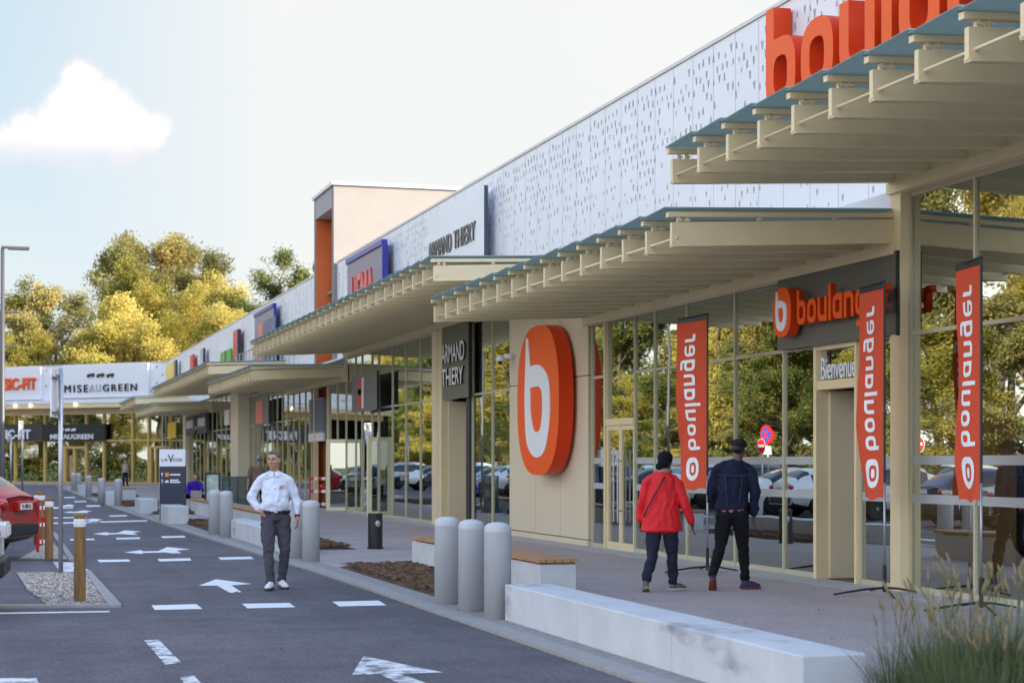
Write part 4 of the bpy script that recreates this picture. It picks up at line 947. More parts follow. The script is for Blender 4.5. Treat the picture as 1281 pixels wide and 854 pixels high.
# open glass doors by the tower
def glassdoor(pa, pb, X, ang, lab):
    ya, yb = YX(X, pa), YX(X, pb); a = D(pa, F * X / CT / (pa + 6)); t = thing('glass_door', lab, 'door', (X, ya, ZS), ang)
    wd = 1.0 * (pb - pa) / (F / (F * X / CT / (pa + 6))) ; h = 2.33
    MB().box(0, wd, -.04, .04, .02, .14).box(0, wd, -.04, .04, h - .12, h).box(0, .13, -.04, .04, .141, h - .121).box(wd - .13, wd, -.04, .04, .141, h - .121).build('door_frame', mat('pale_door_frame', (.84, .77, .52), .45), t)
    MB().box(.131, wd - .131, -.01, .01, .141, h - .121).build('pane', glass('door_glass', .8, (.25, .3, .3), wob=0), t)
    MB().tube([(.16, -.08, .8), (.16, -.08, 1.5)], .015, 8).build('handle', M_black, t)
glassdoor(407.5, 449, 10.25, -TH, 'pale framed glass door standing wide open beside the tower')
glassdoor(459, 495.5, 10.50, -TH + .5, 'second pale framed glass door right of the wide open one')
# barriers
def barrier(px, py, w, h, lab, rz):
    t = thing('safety_barrier', lab, 'barrier', G(px, py, .01), rz, 'red and white safety barriers'); 
    for s in (-1, 1): MB().tube([(s * w / 2, 0, 0), (s * w / 2, 0, h)], .028, 8).build('upright', M_red, t)
    for k in range(3):
        m = MB()
        for j in range(6): m.box(-w/2 + w * j / 6, -w/2 + w * (j + 1) / 6, -.012, .012, h * (.18 + .36 * k), h * (.26 + .36 * k), j % 2)
        m.build('rail', [M_red, M_wacr], t)
    MB().ell((0, -.03, h * .72), (.07, .02, .07)).build('round_badge', M_red, t)
barrier(402, 640, .75, 1.15, 'red and white barrier in front of the orange tower recess', -TH)
barrier(53, 690, .22, .85, 'red barrier between the red car and the timber post', R(35))
# planter reflected and traffic signs that show only in the glass
def traffic(X, Y, zc, r, lab, kind, rz):
    t = thing('traffic_sign', lab, 'traffic sign', (X, Y, 0), rz); MB().tube([(0, 0, 0), (0, 0, zc + r)], .03, 10).build('post', M_steel, t, smooth=True)
    def disc(rr, y, m, nm): 
        o = MB(); o.v = []; o.tube([(0, y, zc), (0, y - .006, zc)], rr, 32); o.build(nm, m, t)
    if kind == 'stop':
        disc(r, -.04, M_red, 'sign_ring'); disc(r * .74, -.047, mat('traffic_blue', (.02, .10, .5), .4), 'sign_disc')
        for a in (45, -45): Mx = Matrix.Translation((0, -.0555 - (.0005 if a > 0 else 0), zc)) @ Matrix.Rotation(R(a), 4, 'Y'); MB().box(-r * .74, r * .74, -.001, 0, -r * .11, r * .11, M=Mx).build('red_bar', M_red, t)
        MB().box(-.2, .2, -.05, -.04, zc - r - .32, zc - r - .05).build('sub_plate', M_wacr, t)
    else:
        disc(r, -.04, M_wacr, 'sign_rim'); disc(r * .94, -.047, M_red, 'sign_disc'); MB().box(-r * .72, r * .72, -.056, -.054, zc - r * .16, zc + r * .16).build('white_bar', M_wacr, t)
traffic(-2.1, 52, 2.5, .33, 'blue and red no-stopping sign mirrored in the glass beside the entrance', 'stop', R(70))
traffic(-1.2, 50.5, 2.1, .24, 'round red no-entry sign mirrored left of the entrance', 'no', R(75)); traffic(-1.9, 42, 2.1, .24, 'round red no-entry sign mirrored right of the cream column', 'no', R(65))
# ------------------------------------------------------------------ people
def blob(mb, name, m, parent, vox=.009, sm=4, mats=None):
    o = mb.build(name, m, parent); r = o.modifiers.new('r', 'REMESH'); r.mode = 'VOXEL'; r.voxel_size = vox; r.use_smooth_shade = True
    s = o.modifiers.new('s', 'SMOOTH'); s.iterations = sm; s.factor = .5
    bake(o); o.data.name = name; o.data.polygons.foreach_set('use_smooth', [True] * len(o.data.polygons)); return o
SKIN = mat('skin_fair', (.46, .25, .17), .5, var=.06, scale=9); SKIN2 = mat('skin_dark', (.10, .048, .03), .45, var=.08, scale=9)
def head(mb, c, f=(0, -1, 0), s=1.0, nose=True):
    """head of height about .24 centred at c and facing f"""
    f = Vector(f).normalized(); r = f.cross(Vector((0, 0, 1))).normalized(); u = Vector((0, 0, 1)); M = Matrix((r, -f, u)).transposed().to_4x4(); c = Vector(c)
    def e(x, y, z, a, b, d): mb.ell(c + M @ Vector((x * s, y * s, z * s)), (a * s, b * s, d * s), 14, 10, M=M)
    e(0, .012, .035, .076, .092, .083); e(0, -.012, -.02, .064, .078, .08); e(0, -.038, -.075, .042, .042, .038); e(0, -.025, -.055, .056, .055, .045)
    e(0, -.082, .028, .05, .014, .012)                      # brow
    if nose: e(0, -.096, -.012, .011, .016, .024); e(0, -.102, -.026, .016, .014, .010)
    e(0, -.083, -.060, .024, .010, .008)
    for k in (-1, 1): e(k * .078, .008, -.008, .009, .018, .031); e(k * .035, -.066, -.022, .026, .02, .022)
    return M
def hand(mb, w_, dr, side, s=1.0, curl=.5, thumb=(0, -1, 0)):
    """hand from wrist w_ along dr; side is the across-the-palm direction, thumb points to where the thumb leaves"""
    w_ = Vector(w_); d = Vector(dr).normalized(); a = Vector(side).normalized(); a = (a - d * a.dot(d)).normalized(); n = d.cross(a).normalized()
    M = Matrix((a, n, d)).transposed().to_4x4()
    mb.ell(w_ + d * .045 * s, (.040 * s, .018 * s, .052 * s), 10, 8, M=M); mb.cap(w_ - d * .02, w_ + d * .03, .026 * s, .024 * s, 8)
    for i, (o, l) in enumerate(((-.030, .062), (-.010, .074), (.010, .070), (.029, .054))):
        b = w_ + d * .085 * s + a * o * s; k = b + (d - n * curl * .35).normalized() * l * .5 * s; t = k + (d - n * curl * 1.3).normalized() * l * .5 * s
        mb.cap(b, k, .0095 * s, .0088 * s, 8); mb.cap(k, t, .0088 * s, .0075 * s, 8)
    b = w_ + d * .03 * s - a * .035 * s; k = b + (d * .6 - a * .6).normalized() * .035 * s; t = k + (d * .9 - a * .1 - n * .3).normalized() * .03 * s
    mb.cap(b, k, .012 * s, .0105 * s, 8); mb.cap(k, t, .0105 * s, .009 * s, 8)
def chain(mb, ps, rs, n=12):
    for (p, q), (a, b) in zip(zip(ps, ps[1:]), zip(rs, rs[1:])): mb.cap(p, q, a, b, n)
def ellchain(mb, ps, rs, k=7):            # torso: ellipses interpolated along a path, rs = (rx, ry)
    for i in range(len(ps) - 1):
        for j in range(k + 1):
            t = j / k; p = Vector(ps[i]).lerp(Vector(ps[i+1]), t); rx = rs[i][0] * (1-t) + rs[i+1][0] * t; ry = rs[i][1] * (1-t) + rs[i+1][1] * t
            mb.ell(p, (rx, ry, .05), 18, 7)
def shoe(mb, a, dr, s=1.0, pitch=0):
    d = Vector((dr[0], dr[1], 0)).normalized(); r = Vector((d.y, -d.x, 0)); M = Matrix((r, d, Vector((0, 0, 1)))).transposed().to_4x4() @ Matrix.Rotation(pitch, 4, 'X'); a = Vector(a)
    mb.ell(a + M @ Vector((0, .0, .0)), (.043 * s, .055 * s, .055 * s), 12, 8, M=M); mb.ell(a + M @ Vector((0, .06 * s, -.028 * s)), (.045 * s, .10 * s, .042 * s), 14, 8, M=M); mb.ell(a + M @ Vector((0, .125 * s, -.04 * s)), (.048 * s, .07 * s, .032 * s), 14, 8, M=M); mb.ell(a + M @ Vector((0, -.02 * s, -.035 * s)), (.038 * s, .05 * s, .036 * s), 12, 8, M=M)
def sole(mb, a, dr, s=1.0, pitch=0):
    d = Vector((dr[0], dr[1], 0)).normalized(); r = Vector((d.y, -d.x, 0)); M = Matrix((r, d, Vector((0, 0, 1)))).transposed().to_4x4() @ Matrix.Rotation(pitch, 4, 'X'); a = Vector(a)
    pts = [(-.036, -.065), (.036, -.065), (.042, .0), (.048, .10), (.045, .16), (.02, .195), (-.02, .195), (-.045, .16), (-.048, .10), (-.042, 0)]
    q = MB().prism([(x * s, y * s) for x, y in pts], -.078 * s, -.052 * s); b = len(mb.v); mb.v += [tuple(a + M @ Vector(v)) for v in q.v]; mb.f += [tuple(i + b for i in f) for f in q.f]; mb.m += q.m
from mathutils import noise as mnoise
def folds(o, amp=.008, f=(9, 9, 6), seed=0, zones=()):
    me = o.data; me.update(); ns = [v.normal.copy() for v in me.vertices]; sv = Vector((seed * 3.1, seed * 1.7, seed))
    for v, n in zip(me.vertices, ns):
        p = v.co; q = Vector((p.x * f[0] + p.z * 3, p.y * f[1], p.z * f[2] - p.x * 4)) + sv
        r = 1 - 2 * abs(mnoise.noise(q)); r2 = mnoise.noise(q * 2.3 + sv); k = 1.0
        for z, w, g in zones: k += g * math.exp(-((p.z - z) / w) ** 2)
        v.co = p + n * amp * k * (r * .8 - .55 + r2 * .5)
    me.update(); return o
def person(px, py, label, z=0.0):
    p = G(px, py, z); rz = -math.atan2(p.x, p.y); return thing('person', label, 'person', p, rz)
EYE = mat('eye_dark', (.02, .015, .012), .2); HAIRG = mat('hair_grey_brown', (.10, .085, .075), .6, var=.3, scale=60); HAIRB = mat('hair_black', (.010, .009, .010), .6)
def face_bits(t, c, f, s, lip=(.30, .10, .08), brow=HAIRG):
    f = Vector(f).normalized(); r = f.cross(Vector((0, 0, 1))).normalized(); M = Matrix((r, -f, Vector((0, 0, 1)))).transposed().to_4x4(); c = Vector(c)
    mb = MB()
    for k in (-1, 1): mb.ell(c + M @ Vector((k * .030 * s, -.083 * s, .008 * s)), (.012 * s, .006 * s, .006 * s), 10, 6, M=M)
    mb.build('eyes', EYE, t, smooth=True); mb = MB()
    for k in (-1, 1): mb.ell(c + M @ Vector((k * .031 * s, -.094 * s, .031 * s)), (.020 * s, .006 * s, .004 * s), 10, 6, M=M)
    mb.build('eyebrows', brow, t, smooth=True)
    MB().ell(c + M @ Vector((0, -.0925 * s, -.060 * s)), (.022 * s, .006 * s, .006 * s), 10, 6, M=M).build('lips', mat('lip', lip, .4), t, smooth=True)

# man in the white shirt, walking towards the camera
t = person(343.5, 736.5, 'man in white shirt and grey jeans walking on the road, one hand in his pocket')
hc = (-.015, -.03, 1.655); ff = (-.42, -1, .0)
J = dict(ls=(-.190, 0, 1.405), rs=(.178, 0, 1.39), le=(-.305, .03, 1.175), lw=(-.17, -.08, .99), re=(.262, .03, 1.16), rw=(.285, -.05, .93), lh=(-.085, 0, .93), rh=(.10, 0, .93), lk=(-.085, -.10, .50), la=(-.055, -.16, .095), rk=(.125, -.01, .52), ra=(.085, .08, .125))
mb = MB(); head(mb, hc, ff, 1.03); mb.cap((-.005, .01, 1.42), (-.012, -.01, 1.58), .062, .055, 14)
ellchain(mb, [(0, 0, 1.40), (0, 0, 1.15), (0, 0, .95)], [(.15, .09), (.13, .10), (.13, .10)])
chain(mb, [J['ls'], J['le'], J['lw']], [.045, .035, .028]); chain(mb, [J['rs'], J['re'], J['rw']], [.045, .036, .028])
hand(mb, J['rw'], (.0, -.12, -1), (.25, 1, 0), 1.05, .7); hand(mb, J['lw'], (.75, .1, -.55), (-.5, -.4, -.7), .95, .4)
chain(mb, [J['lh'], J['lk'], J['la']], [.07, .045, .035]); chain(mb, [J['rh'], J['rk'], J['ra']], [.07, .045, .035])
blob(mb, 'body', SKIN, t, .0065, 3); face_bits(t, hc, ff, 1.03)
mb = MB(); h = Vector(hc); fq = Vector(ff).normalized(); mb.ell(h + Vector((0, 0, .055)) - fq * .022, (.084, .092, .078), 16, 10); mb.ell(h + Vector((0, 0, .02)) - fq * .045, (.080, .065, .085), 16, 10); mb.ell(h + Vector((0, 0, .098)) + fq * .03, (.055, .05, .025), 14, 8)
blob(mb, 'hair', HAIRG, t, .007, 2)
SH = mat('white_shirt', (.66, .69, .80), .7, var=.03, scale=5, bump=.9, bscale=9)
mb = MB(); ellchain(mb, [(0, .005, 1.47), (0, .0, 1.39), (0, -.02, 1.25), (0.0, -.035, 1.10), (.01, -.02, .995)], [(.075, .07), (.160, .105), (.178, .13), (.182, .15), (.174, .13)])
chain(mb, [(-.03, 0, 1.485), (-.12, 0, 1.445), J['ls'], (-.248, .02, 1.29), J['le']], [.05, .052, .060, .062, .058]); chain(mb, [J['le'], (-.24, -.02, 1.085), (-.20, -.06, 1.02)], [.058, .052, .042])
chain(mb, [(.03, 0, 1.48), (.11, 0, 1.435), J['rs'], (.224, .02, 1.29), J['re'], (.275, -.02, 1.04), (.283, -.04, .975)], [.05, .052, .060, .062, .058, .050, .042]); mb.cap((-.01, .01, 1.44), (-.012, 0, 1.475), .066, .060, 14)
folds(blob(mb, 'shirt', SH, t, .009, 3), .010, (8, 8, 7), 1, ((1.16, .12, .8), (1.0, .06, .8)))
mb = MB()
for s in (-1, 1): mb.poly([(-.01, -.062, 1.50), (s * .055 - .01, -.045, 1.515), (s * .075 - .01, -.085, 1.455), (s * .02 - .01, -.105, 1.44)] if s > 0 else [(-.01, -.062, 1.50), (-.03, -.105, 1.44), (-.085, -.085, 1.455), (-.065, -.045, 1.515)])
o = mb.build('collar', SH, t); so_ = o.modifiers.new('s', 'SOLIDIFY'); so_.thickness = .008
mb = MB(); mb.box(-.013, .003, -.215, -.19, 1.0, 1.02)
for z in (1.40, 1.31, 1.22, 1.13, 1.04): mb.ell((-.004, -.157 - .03 * math.sin((1.45 - z) * 4), z), (.007, .004, .007), 8, 5)
mb.build('buttons', M_wacr, t, smooth=True)
MB().box(.055, .125, -.142, -.136, 1.315, 1.328).box(.05, .10, -.1425, -.1365, 1.300, 1.309).build('chest_logo', mat('logo_red', (.45, .08, .08), .6), t)
JE = mat('grey_jeans', (.072, .068, .085), .8, var=.18, scale=5, bump=.6, bscale=12)
mb = MB(); ellchain(mb, [(.01, -.01, 1.0), (.01, 0, .90)], [(.180, .130), (.185, .125)]); chain(mb, [(-.08, 0, .90), (-.088, -.05, .70), J['lk'], (-.072, -.13, .30), (-.056, -.155, .10)], [.108, .097, .076, .066, .060]); chain(mb, [(.098, 0, .90), (.115, 0, .70), J['rk'], (.105, .04, .30), (.086, .08, .13)], [.108, .097, .076, .066, .060])
folds(blob(mb, 'jeans', JE, t, .009, 3), .007, (7, 7, 9), 2, ((.50, .10, 1.0), (.16, .10, 1.6), (.85, .08, .8)))
MB().lathe((0, 0, 0), [(.178, 0), (.182, .004), (.182, .034), (.178, .038)], 40).build('belt', M_black, t, smooth=True); b = bpy.data.objects['belt']; b.location = (.01, -.012, .978); b.scale = (1.035, .80, 1)
MB().box(-.015, .035, -.168, -.16, .985, 1.018).build('belt_buckle', M_steel, t)
WS = mat('white_trainer', (.72, .72, .72), .5); DS = mat('dark_sole', (.03, .03, .03), .7)
mb = MB(); shoe(mb, (-.055, -.165, .085), (-.25, -1)); blob(mb, 'shoe', WS, t, .006, 2); mb = MB(); shoe(mb, (.085, .075, .10), (.35, -1), 1, -.12); blob(mb, 'shoe', WS, t, .006, 2)
mb = MB(); sole(mb, (-.055, -.165, .085), (-.25, -1)); sole(mb, (.085, .075, .10), (.35, -1), 1, -.12); mb.build('soles', DS, t)
MB().tube([(.282, -.043, .955), (.284, -.048, .935)], .036, 14).ell((.31, -.05, .945), (.012, .022, .022)).build('watch', M_black, t, smooth=True)

# woman in the red coat, seen from behind
t = person(828, 739, 'woman in bright red coat and black hat walking away beside the shop glass', ZS)
hc = (.045, .02, 1.62); ff = (.45, 1, 0)
mb = MB(); head(mb, hc, ff, .96); mb.cap((.03, 0, 1.40), (.04, 0, 1.55), .055, .05, 12); ellchain(mb, [(.0, 0, 1.36), (0, 0, .9)], [(.13, .08), (.13, .09)])
chain(mb, [(-.17, 0, 1.38), (-.26, .02, 1.05), (-.28, .05, .86)], [.04, .034, .026]); chain(mb, [(.19, 0, 1.36), (.30, -.04, 1.06), (.365, .05, .84)], [.04, .034, .026])
hand(mb, (-.28, .05, .86), (-.0, .12, -1), (0, -1, 0), .9, .6); hand(mb, (.372, .06, .83), (.08, .15, -1), (0, -1, 0), .95, .8)
chain(mb, [(-.09, 0, .85), (-.12, 0, .46), (-.20, -.18, .13)], [.07, .045, .034]); chain(mb, [(.09, 0, .85), (.12, .06, .45), (.14, .10, .09)], [.07, .045, .034]); blob(mb, 'body', SKIN2, t, .0068, 3)
mb = MB(); mb.ell((.035, 0, 1.655), (.098, .105, .088), 16, 10); mb.ell((.02, -.05, 1.60), (.078, .06, .075), 14, 9); mb.ell((-.04, -.05, 1.55), (.045, .045, .045), 12, 8); blob(mb, 'knitted_hat', mat('black_knit', (.010, .010, .014), .9, bump=.5, bscale=90), t, .007, 2)
mb = MB(); mb.ell((.02, .0, 1.495), (.088, .08, .042), 16, 8); blob(mb, 'scarf', mat('beige_scarf', (.36, .24, .20), .9, bump=.7, bscale=30), t, .007, 2)
RC = mat('red_coat', (.68, .008, .014), .7, var=.10, scale=5, bump=.9, bscale=8)
mb = MB(); ellchain(mb, [(.01, 0, 1.46), (.01, 0, 1.37), (0, 0, 1.20), (-.01, 0, 1.0), (-.01, 0, .76)], [(.085, .08), (.178, .115), (.200, .13), (.225, .15), (.262, .165)], 9)
chain(mb, [(-.04, 0, 1.455), (-.13, 0, 1.40), (-.19, 0, 1.345), (-.255, .01, 1.10), (-.275, .04, .90)], [.05, .058, .066, .062, .050]); chain(mb, [(.06, 0, 1.45), (.14, 0, 1.385), (.195, 0, 1.325), (.29, -.03, 1.06), (.355, .03, .875)], [.05, .058, .066, .062, .052])
mb.ell((0.02, .0, 1.465), (.10, .09, .035), 14, 8); folds(blob(mb, 'coat', RC, t, .009, 2), .011, (7, 7, 4.5), 3, ((1.05, .12, .9),))
mb = MB(); mb.tube([(.03, -.125, 1.42), (-.04, -.148, 1.30), (-.12, -.150, 1.16), (-.19, -.135, 1.02), (-.225, -.09, .93)], .009, 8); mb.build('bag_strap', M_black, t, smooth=True)
NP = mat('navy_trousers', (.022, .024, .042), .8, var=.2, scale=6, bump=.6, bscale=10)
mb = MB(); mb.ell((0, 0, .86), (.19, .13, .12)); chain(mb, [(-.09, 0, .85), (-.115, 0, .62), (-.12, -.02, .45), (-.17, -.12, .26), (-.195, -.17, .16)], [.11, .094, .072, .066, .062]); chain(mb, [(.095, 0, .85), (.11, .03, .62), (.12, .06, .44), (.13, .09, .24), (.135, .10, .12)], [.11, .094, .072, .066, .064]); folds(blob(mb, 'trousers', NP, t, .009, 3), .008, (7, 7, 9), 4, ((.45, .1, 1), (.18, .1, 1.4)))
GS = mat('grey_green_trainer', (.055, .065, .06), .6, col2=(.16, .17, .15), scale=18); TS = mat('tan_sole', (.30, .24, .13), .7); LS_ = mat('pale_sole', (.45, .48, .42), .6)
mb = MB(); shoe(mb, (-.20, -.19, .10), (-.1, 1), .95, -.35); blob(mb, 'shoe', GS, t, .006, 2); mb = MB(); sole(mb, (-.20, -.19, .10), (-.1, 1), .95, -.35); mb.build('sole', TS, t)
mb = MB(); shoe(mb, (.14, .10, .082), (1.2, .8), .95); blob(mb, 'shoe', GS, t, .006, 2); mb = MB(); sole(mb, (.14, .10, .082), (1.2, .8), .95); mb.build('sole', LS_, t)

# man in the denim jacket, seen from behind
t = person(915, 737.5, 'man in dark denim jacket and flat cap walking away before the entrance', ZS)
hc = (.09, .02, 1.765); ff = (.55, 1, 0)
mb = MB(); head(mb, hc, ff, 1.04); mb.cap((.06, 0, 1.54), (.08, 0, 1.68), .066, .06, 12); ellchain(mb, [(.0, 0, 1.50), (0, 0, 1.0)], [(.15, .09), (.13, .09)])
chain(mb, [(-.19, 0, 1.53), (-.27, .04, 1.20), (-.20, .16, 1.04)], [.045, .036, .028]); chain(mb, [(.245, 0, 1.52), (.285, .0, 1.20), (.275, .08, .95)], [.045, .036, .03])
hand(mb, (-.20, .16, 1.03), (.2, .3, -.8), (0, -1, 0), .95, .6); hand(mb, (.275, .08, .93), (-.05, .12, -1), (0, -1, 0), 1.05, .6)
chain(mb, [(-.08, 0, .98), (-.14, .03, .54), (-.235, -.20, .20)], [.075, .05, .036]); chain(mb, [(.10, 0, .98), (.14, .10, .54), (.165, .15, .10)], [.075, .05, .036]); blob(mb, 'body', SKIN2, t, .007, 3)
mb = MB(); mb.ell((.088, -.005, 1.835), (.100, .110, .062), 18, 9); mb.ell((.10, .02, 1.815), (.096, .105, .045), 18, 9); mb.ell((.125, .085, 1.808), (.05, .05, .015), 14, 7); blob(mb, 'flat_cap', mat('dark_tweed', (.020, .022, .028), .9, bump=.5, bscale=60), t, .007, 2)
mb = MB(); mb.ell((.075, -.015, 1.775), (.088, .095, .07), 14, 9); blob(mb, 'hair', HAIRB, t, .008, 2)
DJ = mat('dark_denim', (.014, .018, .042), .8, var=.30, scale=7, bump=.8, bscale=11)
mb = MB(); ellchain(mb, [(.03, 0, 1.60), (.03, 0, 1.52), (.02, 0, 1.34), (0, 0, 1.15), (-.01, 0, 1.02)], [(.085, .075), (.190, .115), (.215, .14), (.20, .135), (.215, .135)], 9)
chain(mb, [(-.03, 0, 1.595), (-.12, 0, 1.55), (-.20, 0, 1.49), (-.265, .03, 1.22), (-.245, .12, 1.09), (-.21, .15, 1.05)], [.05, .06, .068, .066, .060, .052]); chain(mb, [(.08, 0, 1.595), (.17, 0, 1.545), (.245, 0, 1.48), (.292, .0, 1.22), (.285, .05, 1.02), (.278, .07, .965)], [.05, .06, .068, .068, .060, .052]); mb.ell((.05, 0, 1.60), (.10, .085, .045), 14, 8)
folds(blob(mb, 'denim_jacket', DJ, t, .009, 2), .011, (8, 8, 6), 5, ((1.15, .15, .8),))
mb = MB()
for x0, x1 in ((-.085, -.055), (.125, .09)): mb.tube([(x0, -.143, 1.44), (x0 * .75 + x1 * .25, -.150, 1.30), (x1, -.141, 1.06)], .003, 6)
mb.tube([(-.19, -.112, 1.45), (-.08, -.141, 1.435), (.10, -.142, 1.435), (.22, -.112, 1.45)], .003, 6)
mb.build('jacket_seams', mat('seam_thread', (.07, .08, .13), .8), t)
mb = MB(); ellchain(mb, [(0, 0, 1.02), (0, 0, .985)], [(.195, .13), (.19, .128)]); blob(mb, 'pink_jumper', mat('dusty_pink', (.33, .15, .19), .9), t, .009, 2)
BT = mat('black_trousers', (.010, .010, .013), .8, var=.2, scale=6, bump=.6, bscale=10)
mb = MB(); mb.ell((.0, 0, .97), (.19, .135, .12)); chain(mb, [(-.09, 0, .95), (-.12, .02, .72), (-.15, .02, .53), (-.205, -.12, .32), (-.232, -.19, .22)], [.115, .098, .075, .066, .06]); chain(mb, [(.10, 0, .95), (.12, .05, .72), (.14, .10, .53), (.158, .14, .28), (.165, .15, .15)], [.115, .098, .074, .066, .062]); folds(blob(mb, 'trousers', BT, t, .009, 3), .009, (7, 7, 9), 6, ((.53, .1, 1), (.22, .1, 1.4)))
PT = mat('purple_trainer', (.05, .018, .09), .6, col2=(.02, .02, .07), scale=14); OS = mat('orange_sole', (.34, .055, .02), .7, col2=(.03, .02, .05), scale=30, lo=.45, hi=.55)
mb = MB(); shoe(mb, (-.235, -.20, .16), (-.05, 1), 1.05, -.70); blob(mb, 'shoe', PT, t, .006, 2); mb = MB(); sole(mb, (-.235, -.20, .16), (-.05, 1), 1.05, -.70); mb.build('sole', OS, t)
mb = MB(); shoe(mb, (.17, .15, .088), (1.2, .5), 1.05); blob(mb, 'shoe', PT, t, .006, 2); mb = MB(); sole(mb, (.17, .15, .088), (1.2, .5), 1.05); mb.build('sole', mat('plum_sole', (.12, .02, .04), .6), t)

# woman with a laptop on the bench
d = 57.5; p = D(243, d, ZS); t = thing('person', 'woman in purple jumper bent over a laptop on the wooden bench', 'person', p, -math.atan2(p.x, p.y))
mb = MB(); hc = (.02, -.14, 1.10); head(mb, hc, (.1, -1, 0), .98); mb.cap((0, -.04, .93), (.01, -.10, 1.03), .05, .05); ellchain(mb, [(0, -.02, .92), (0, .05, .5)], [(.12, .08), (.12, .09)])
chain(mb, [(-.17, -.02, .90), (-.24, -.16, .66), (-.10, -.36, .52)], [.04, .032, .026]); chain(mb, [(.17, -.02, .90), (.24, -.16, .66), (.10, -.36, .52)], [.04, .032, .026]); hand(mb, (-.10, -.36, .52), (.4, -1, -.1), (1, 0, 0), .9, .5); hand(mb, (.10, -.36, .52), (-.4, -1, -.1), (-1, 0, 0), .9, .5)
chain(mb, [(-.10, .05, .5), (-.36, -.30, .46), (-.38, -.26, .08)], [.07, .05, .035]); chain(mb, [(.10, .05, .5), (.30, -.28, .46), (.30, -.1, .08)], [.07, .05, .035]); blob(mb, 'body', SKIN, t, .008, 2)
mb = MB(); mb.ell((.02, -.11, 1.16), (.086, .092, .075), 14, 9); mb.ell((.02, -.06, 1.10), (.08, .06, .09), 14, 9); blob(mb, 'hair', mat('hair_brown', (.05, .03, .02), .6), t, .008, 2)
mb = MB(); ellchain(mb, [(0, -.04, .96), (0, -.02, .88), (0, .02, .70), (0, .05, .50)], [(.09, .07), (.19, .115), (.18, .13), (.18, .13)]); chain(mb, [(-.17, -.02, .88), (-.25, -.15, .66), (-.14, -.32, .54)], [.075, .062, .046]); chain(mb, [(.17, -.02, .88), (.25, -.15, .66), (.14, -.32, .54)], [.075, .062, .046]); blob(mb, 'jumper', mat('purple_jumper', (.055, .02, .36), .8, bump=.5, bscale=14), t, .009, 2)
mb = MB(); mb.ell((0, .06, .50), (.18, .15, .10)); chain(mb, [(-.10, .05, .5), (-.36, -.30, .46), (-.38, -.26, .14)], [.10, .075, .06]); chain(mb, [(.10, .05, .5), (.30, -.28, .46), (.30, -.1, .14)], [.10, .075, .06]); blob(mb, 'trousers', BT, t, .009, 2)
mb = MB(); shoe(mb, (-.38, -.27, .085), (-.2, -1)); shoe(mb, (.30, -.11, .085), (.1, -1)); blob(mb, 'shoes', DS, t, .008, 2)
pl = D(245, 55.3, ZS + .462); t = thing('laptop', 'silver laptop open on the wooden bench top', 'laptop', pl, -math.atan2(p.x, p.y))
MB().box(-.17, .17, -.02, .21, 0, .015).build('keyboard_base', M_steel, t); MB().box(-.17, .17, -.006, .0, 0, .23, M=Matrix.Translation((0, -.022, .012)) @ Matrix.Rotation(R(14), 4, 'X')).build('screen_lid', mat('rose_silver', (.48, .40, .38), .4), t)
# standing man in brown
p = D(323, 48.5, ZS); t = thing('person', 'bald-headed man in brown shirt standing behind the man in white', 'person', p, -math.atan2(p.x, p.y))
mb = MB(); head(mb, (.03, 0, 1.66), (.7, .7, 0)); mb.cap((0, 0, 1.44), (.02, 0, 1.6), .06, .055); ellchain(mb, [(0, 0, 1.4), (0, 0, .95)], [(.14, .09), (.13, .1)]); chain(mb, [(-.2, 0, 1.42), (-.27, 0, 1.13), (-.30, -.05, .88)], [.048, .04, .03]); chain(mb, [(.2, 0, 1.42), (.26, 0, 1.13), (.24, -.1, .9)], [.048, .04, .03]); hand(mb, (-.30, -.05, .88), (0, -.1, -1), (0, 1, 0), 1, .6); hand(mb, (.24, -.1, .9), (0, -.1, -1), (0, 1, 0), 1, .6)
chain(mb, [(-.09, 0, .93), (-.1, 0, .5), (-.1, .05, .1)], [.075, .05, .036]); chain(mb, [(.09, 0, .93), (.12, 0, .5), (.13, .0, .1)], [.075, .05, .036]); blob(mb, 'body', mat('skin_tan', (.30, .16, .11), .5), t, .008, 2)
mb = MB(); mb.ell((.02, -.03, 1.68), (.084, .08, .06)); blob(mb, 'hair', mat('hair_grey', (.16, .14, .14), .7), t, .008, 2)
mb = MB(); ellchain(mb, [(0, 0, 1.46), (0, 0, 1.40), (0, 0, 1.15), (0, 0, .92)], [(.11, .08), (.20, .115), (.19, .14), (.19, .14)]); chain(mb, [(-.2, 0, 1.41), (-.255, 0, 1.2)], [.08, .066]); chain(mb, [(.2, 0, 1.41), (.25, 0, 1.2)], [.08, .066]); blob(mb, 'brown_shirt', mat('brown_shirt', (.17, .115, .085), .85, bump=.5, bscale=12), t, .009, 2)
mb = MB(); mb.ell((0, 0, .92), (.18, .13, .1)); chain(mb, [(-.09, 0, .93), (-.1, 0, .5), (-.1, .05, .12)], [.1, .07, .06]); chain(mb, [(.09, 0, .93), (.12, 0, .5), (.13, .0, .12)], [.1, .07, .06]); blob(mb, 'trousers', BT, t, .009, 2)
mb = MB(); shoe(mb, (-.1, .05, .085), (.5, 1)); shoe(mb, (.13, 0, .085), (.7, 1)); blob(mb, 'shoes', DS, t, .008, 2)
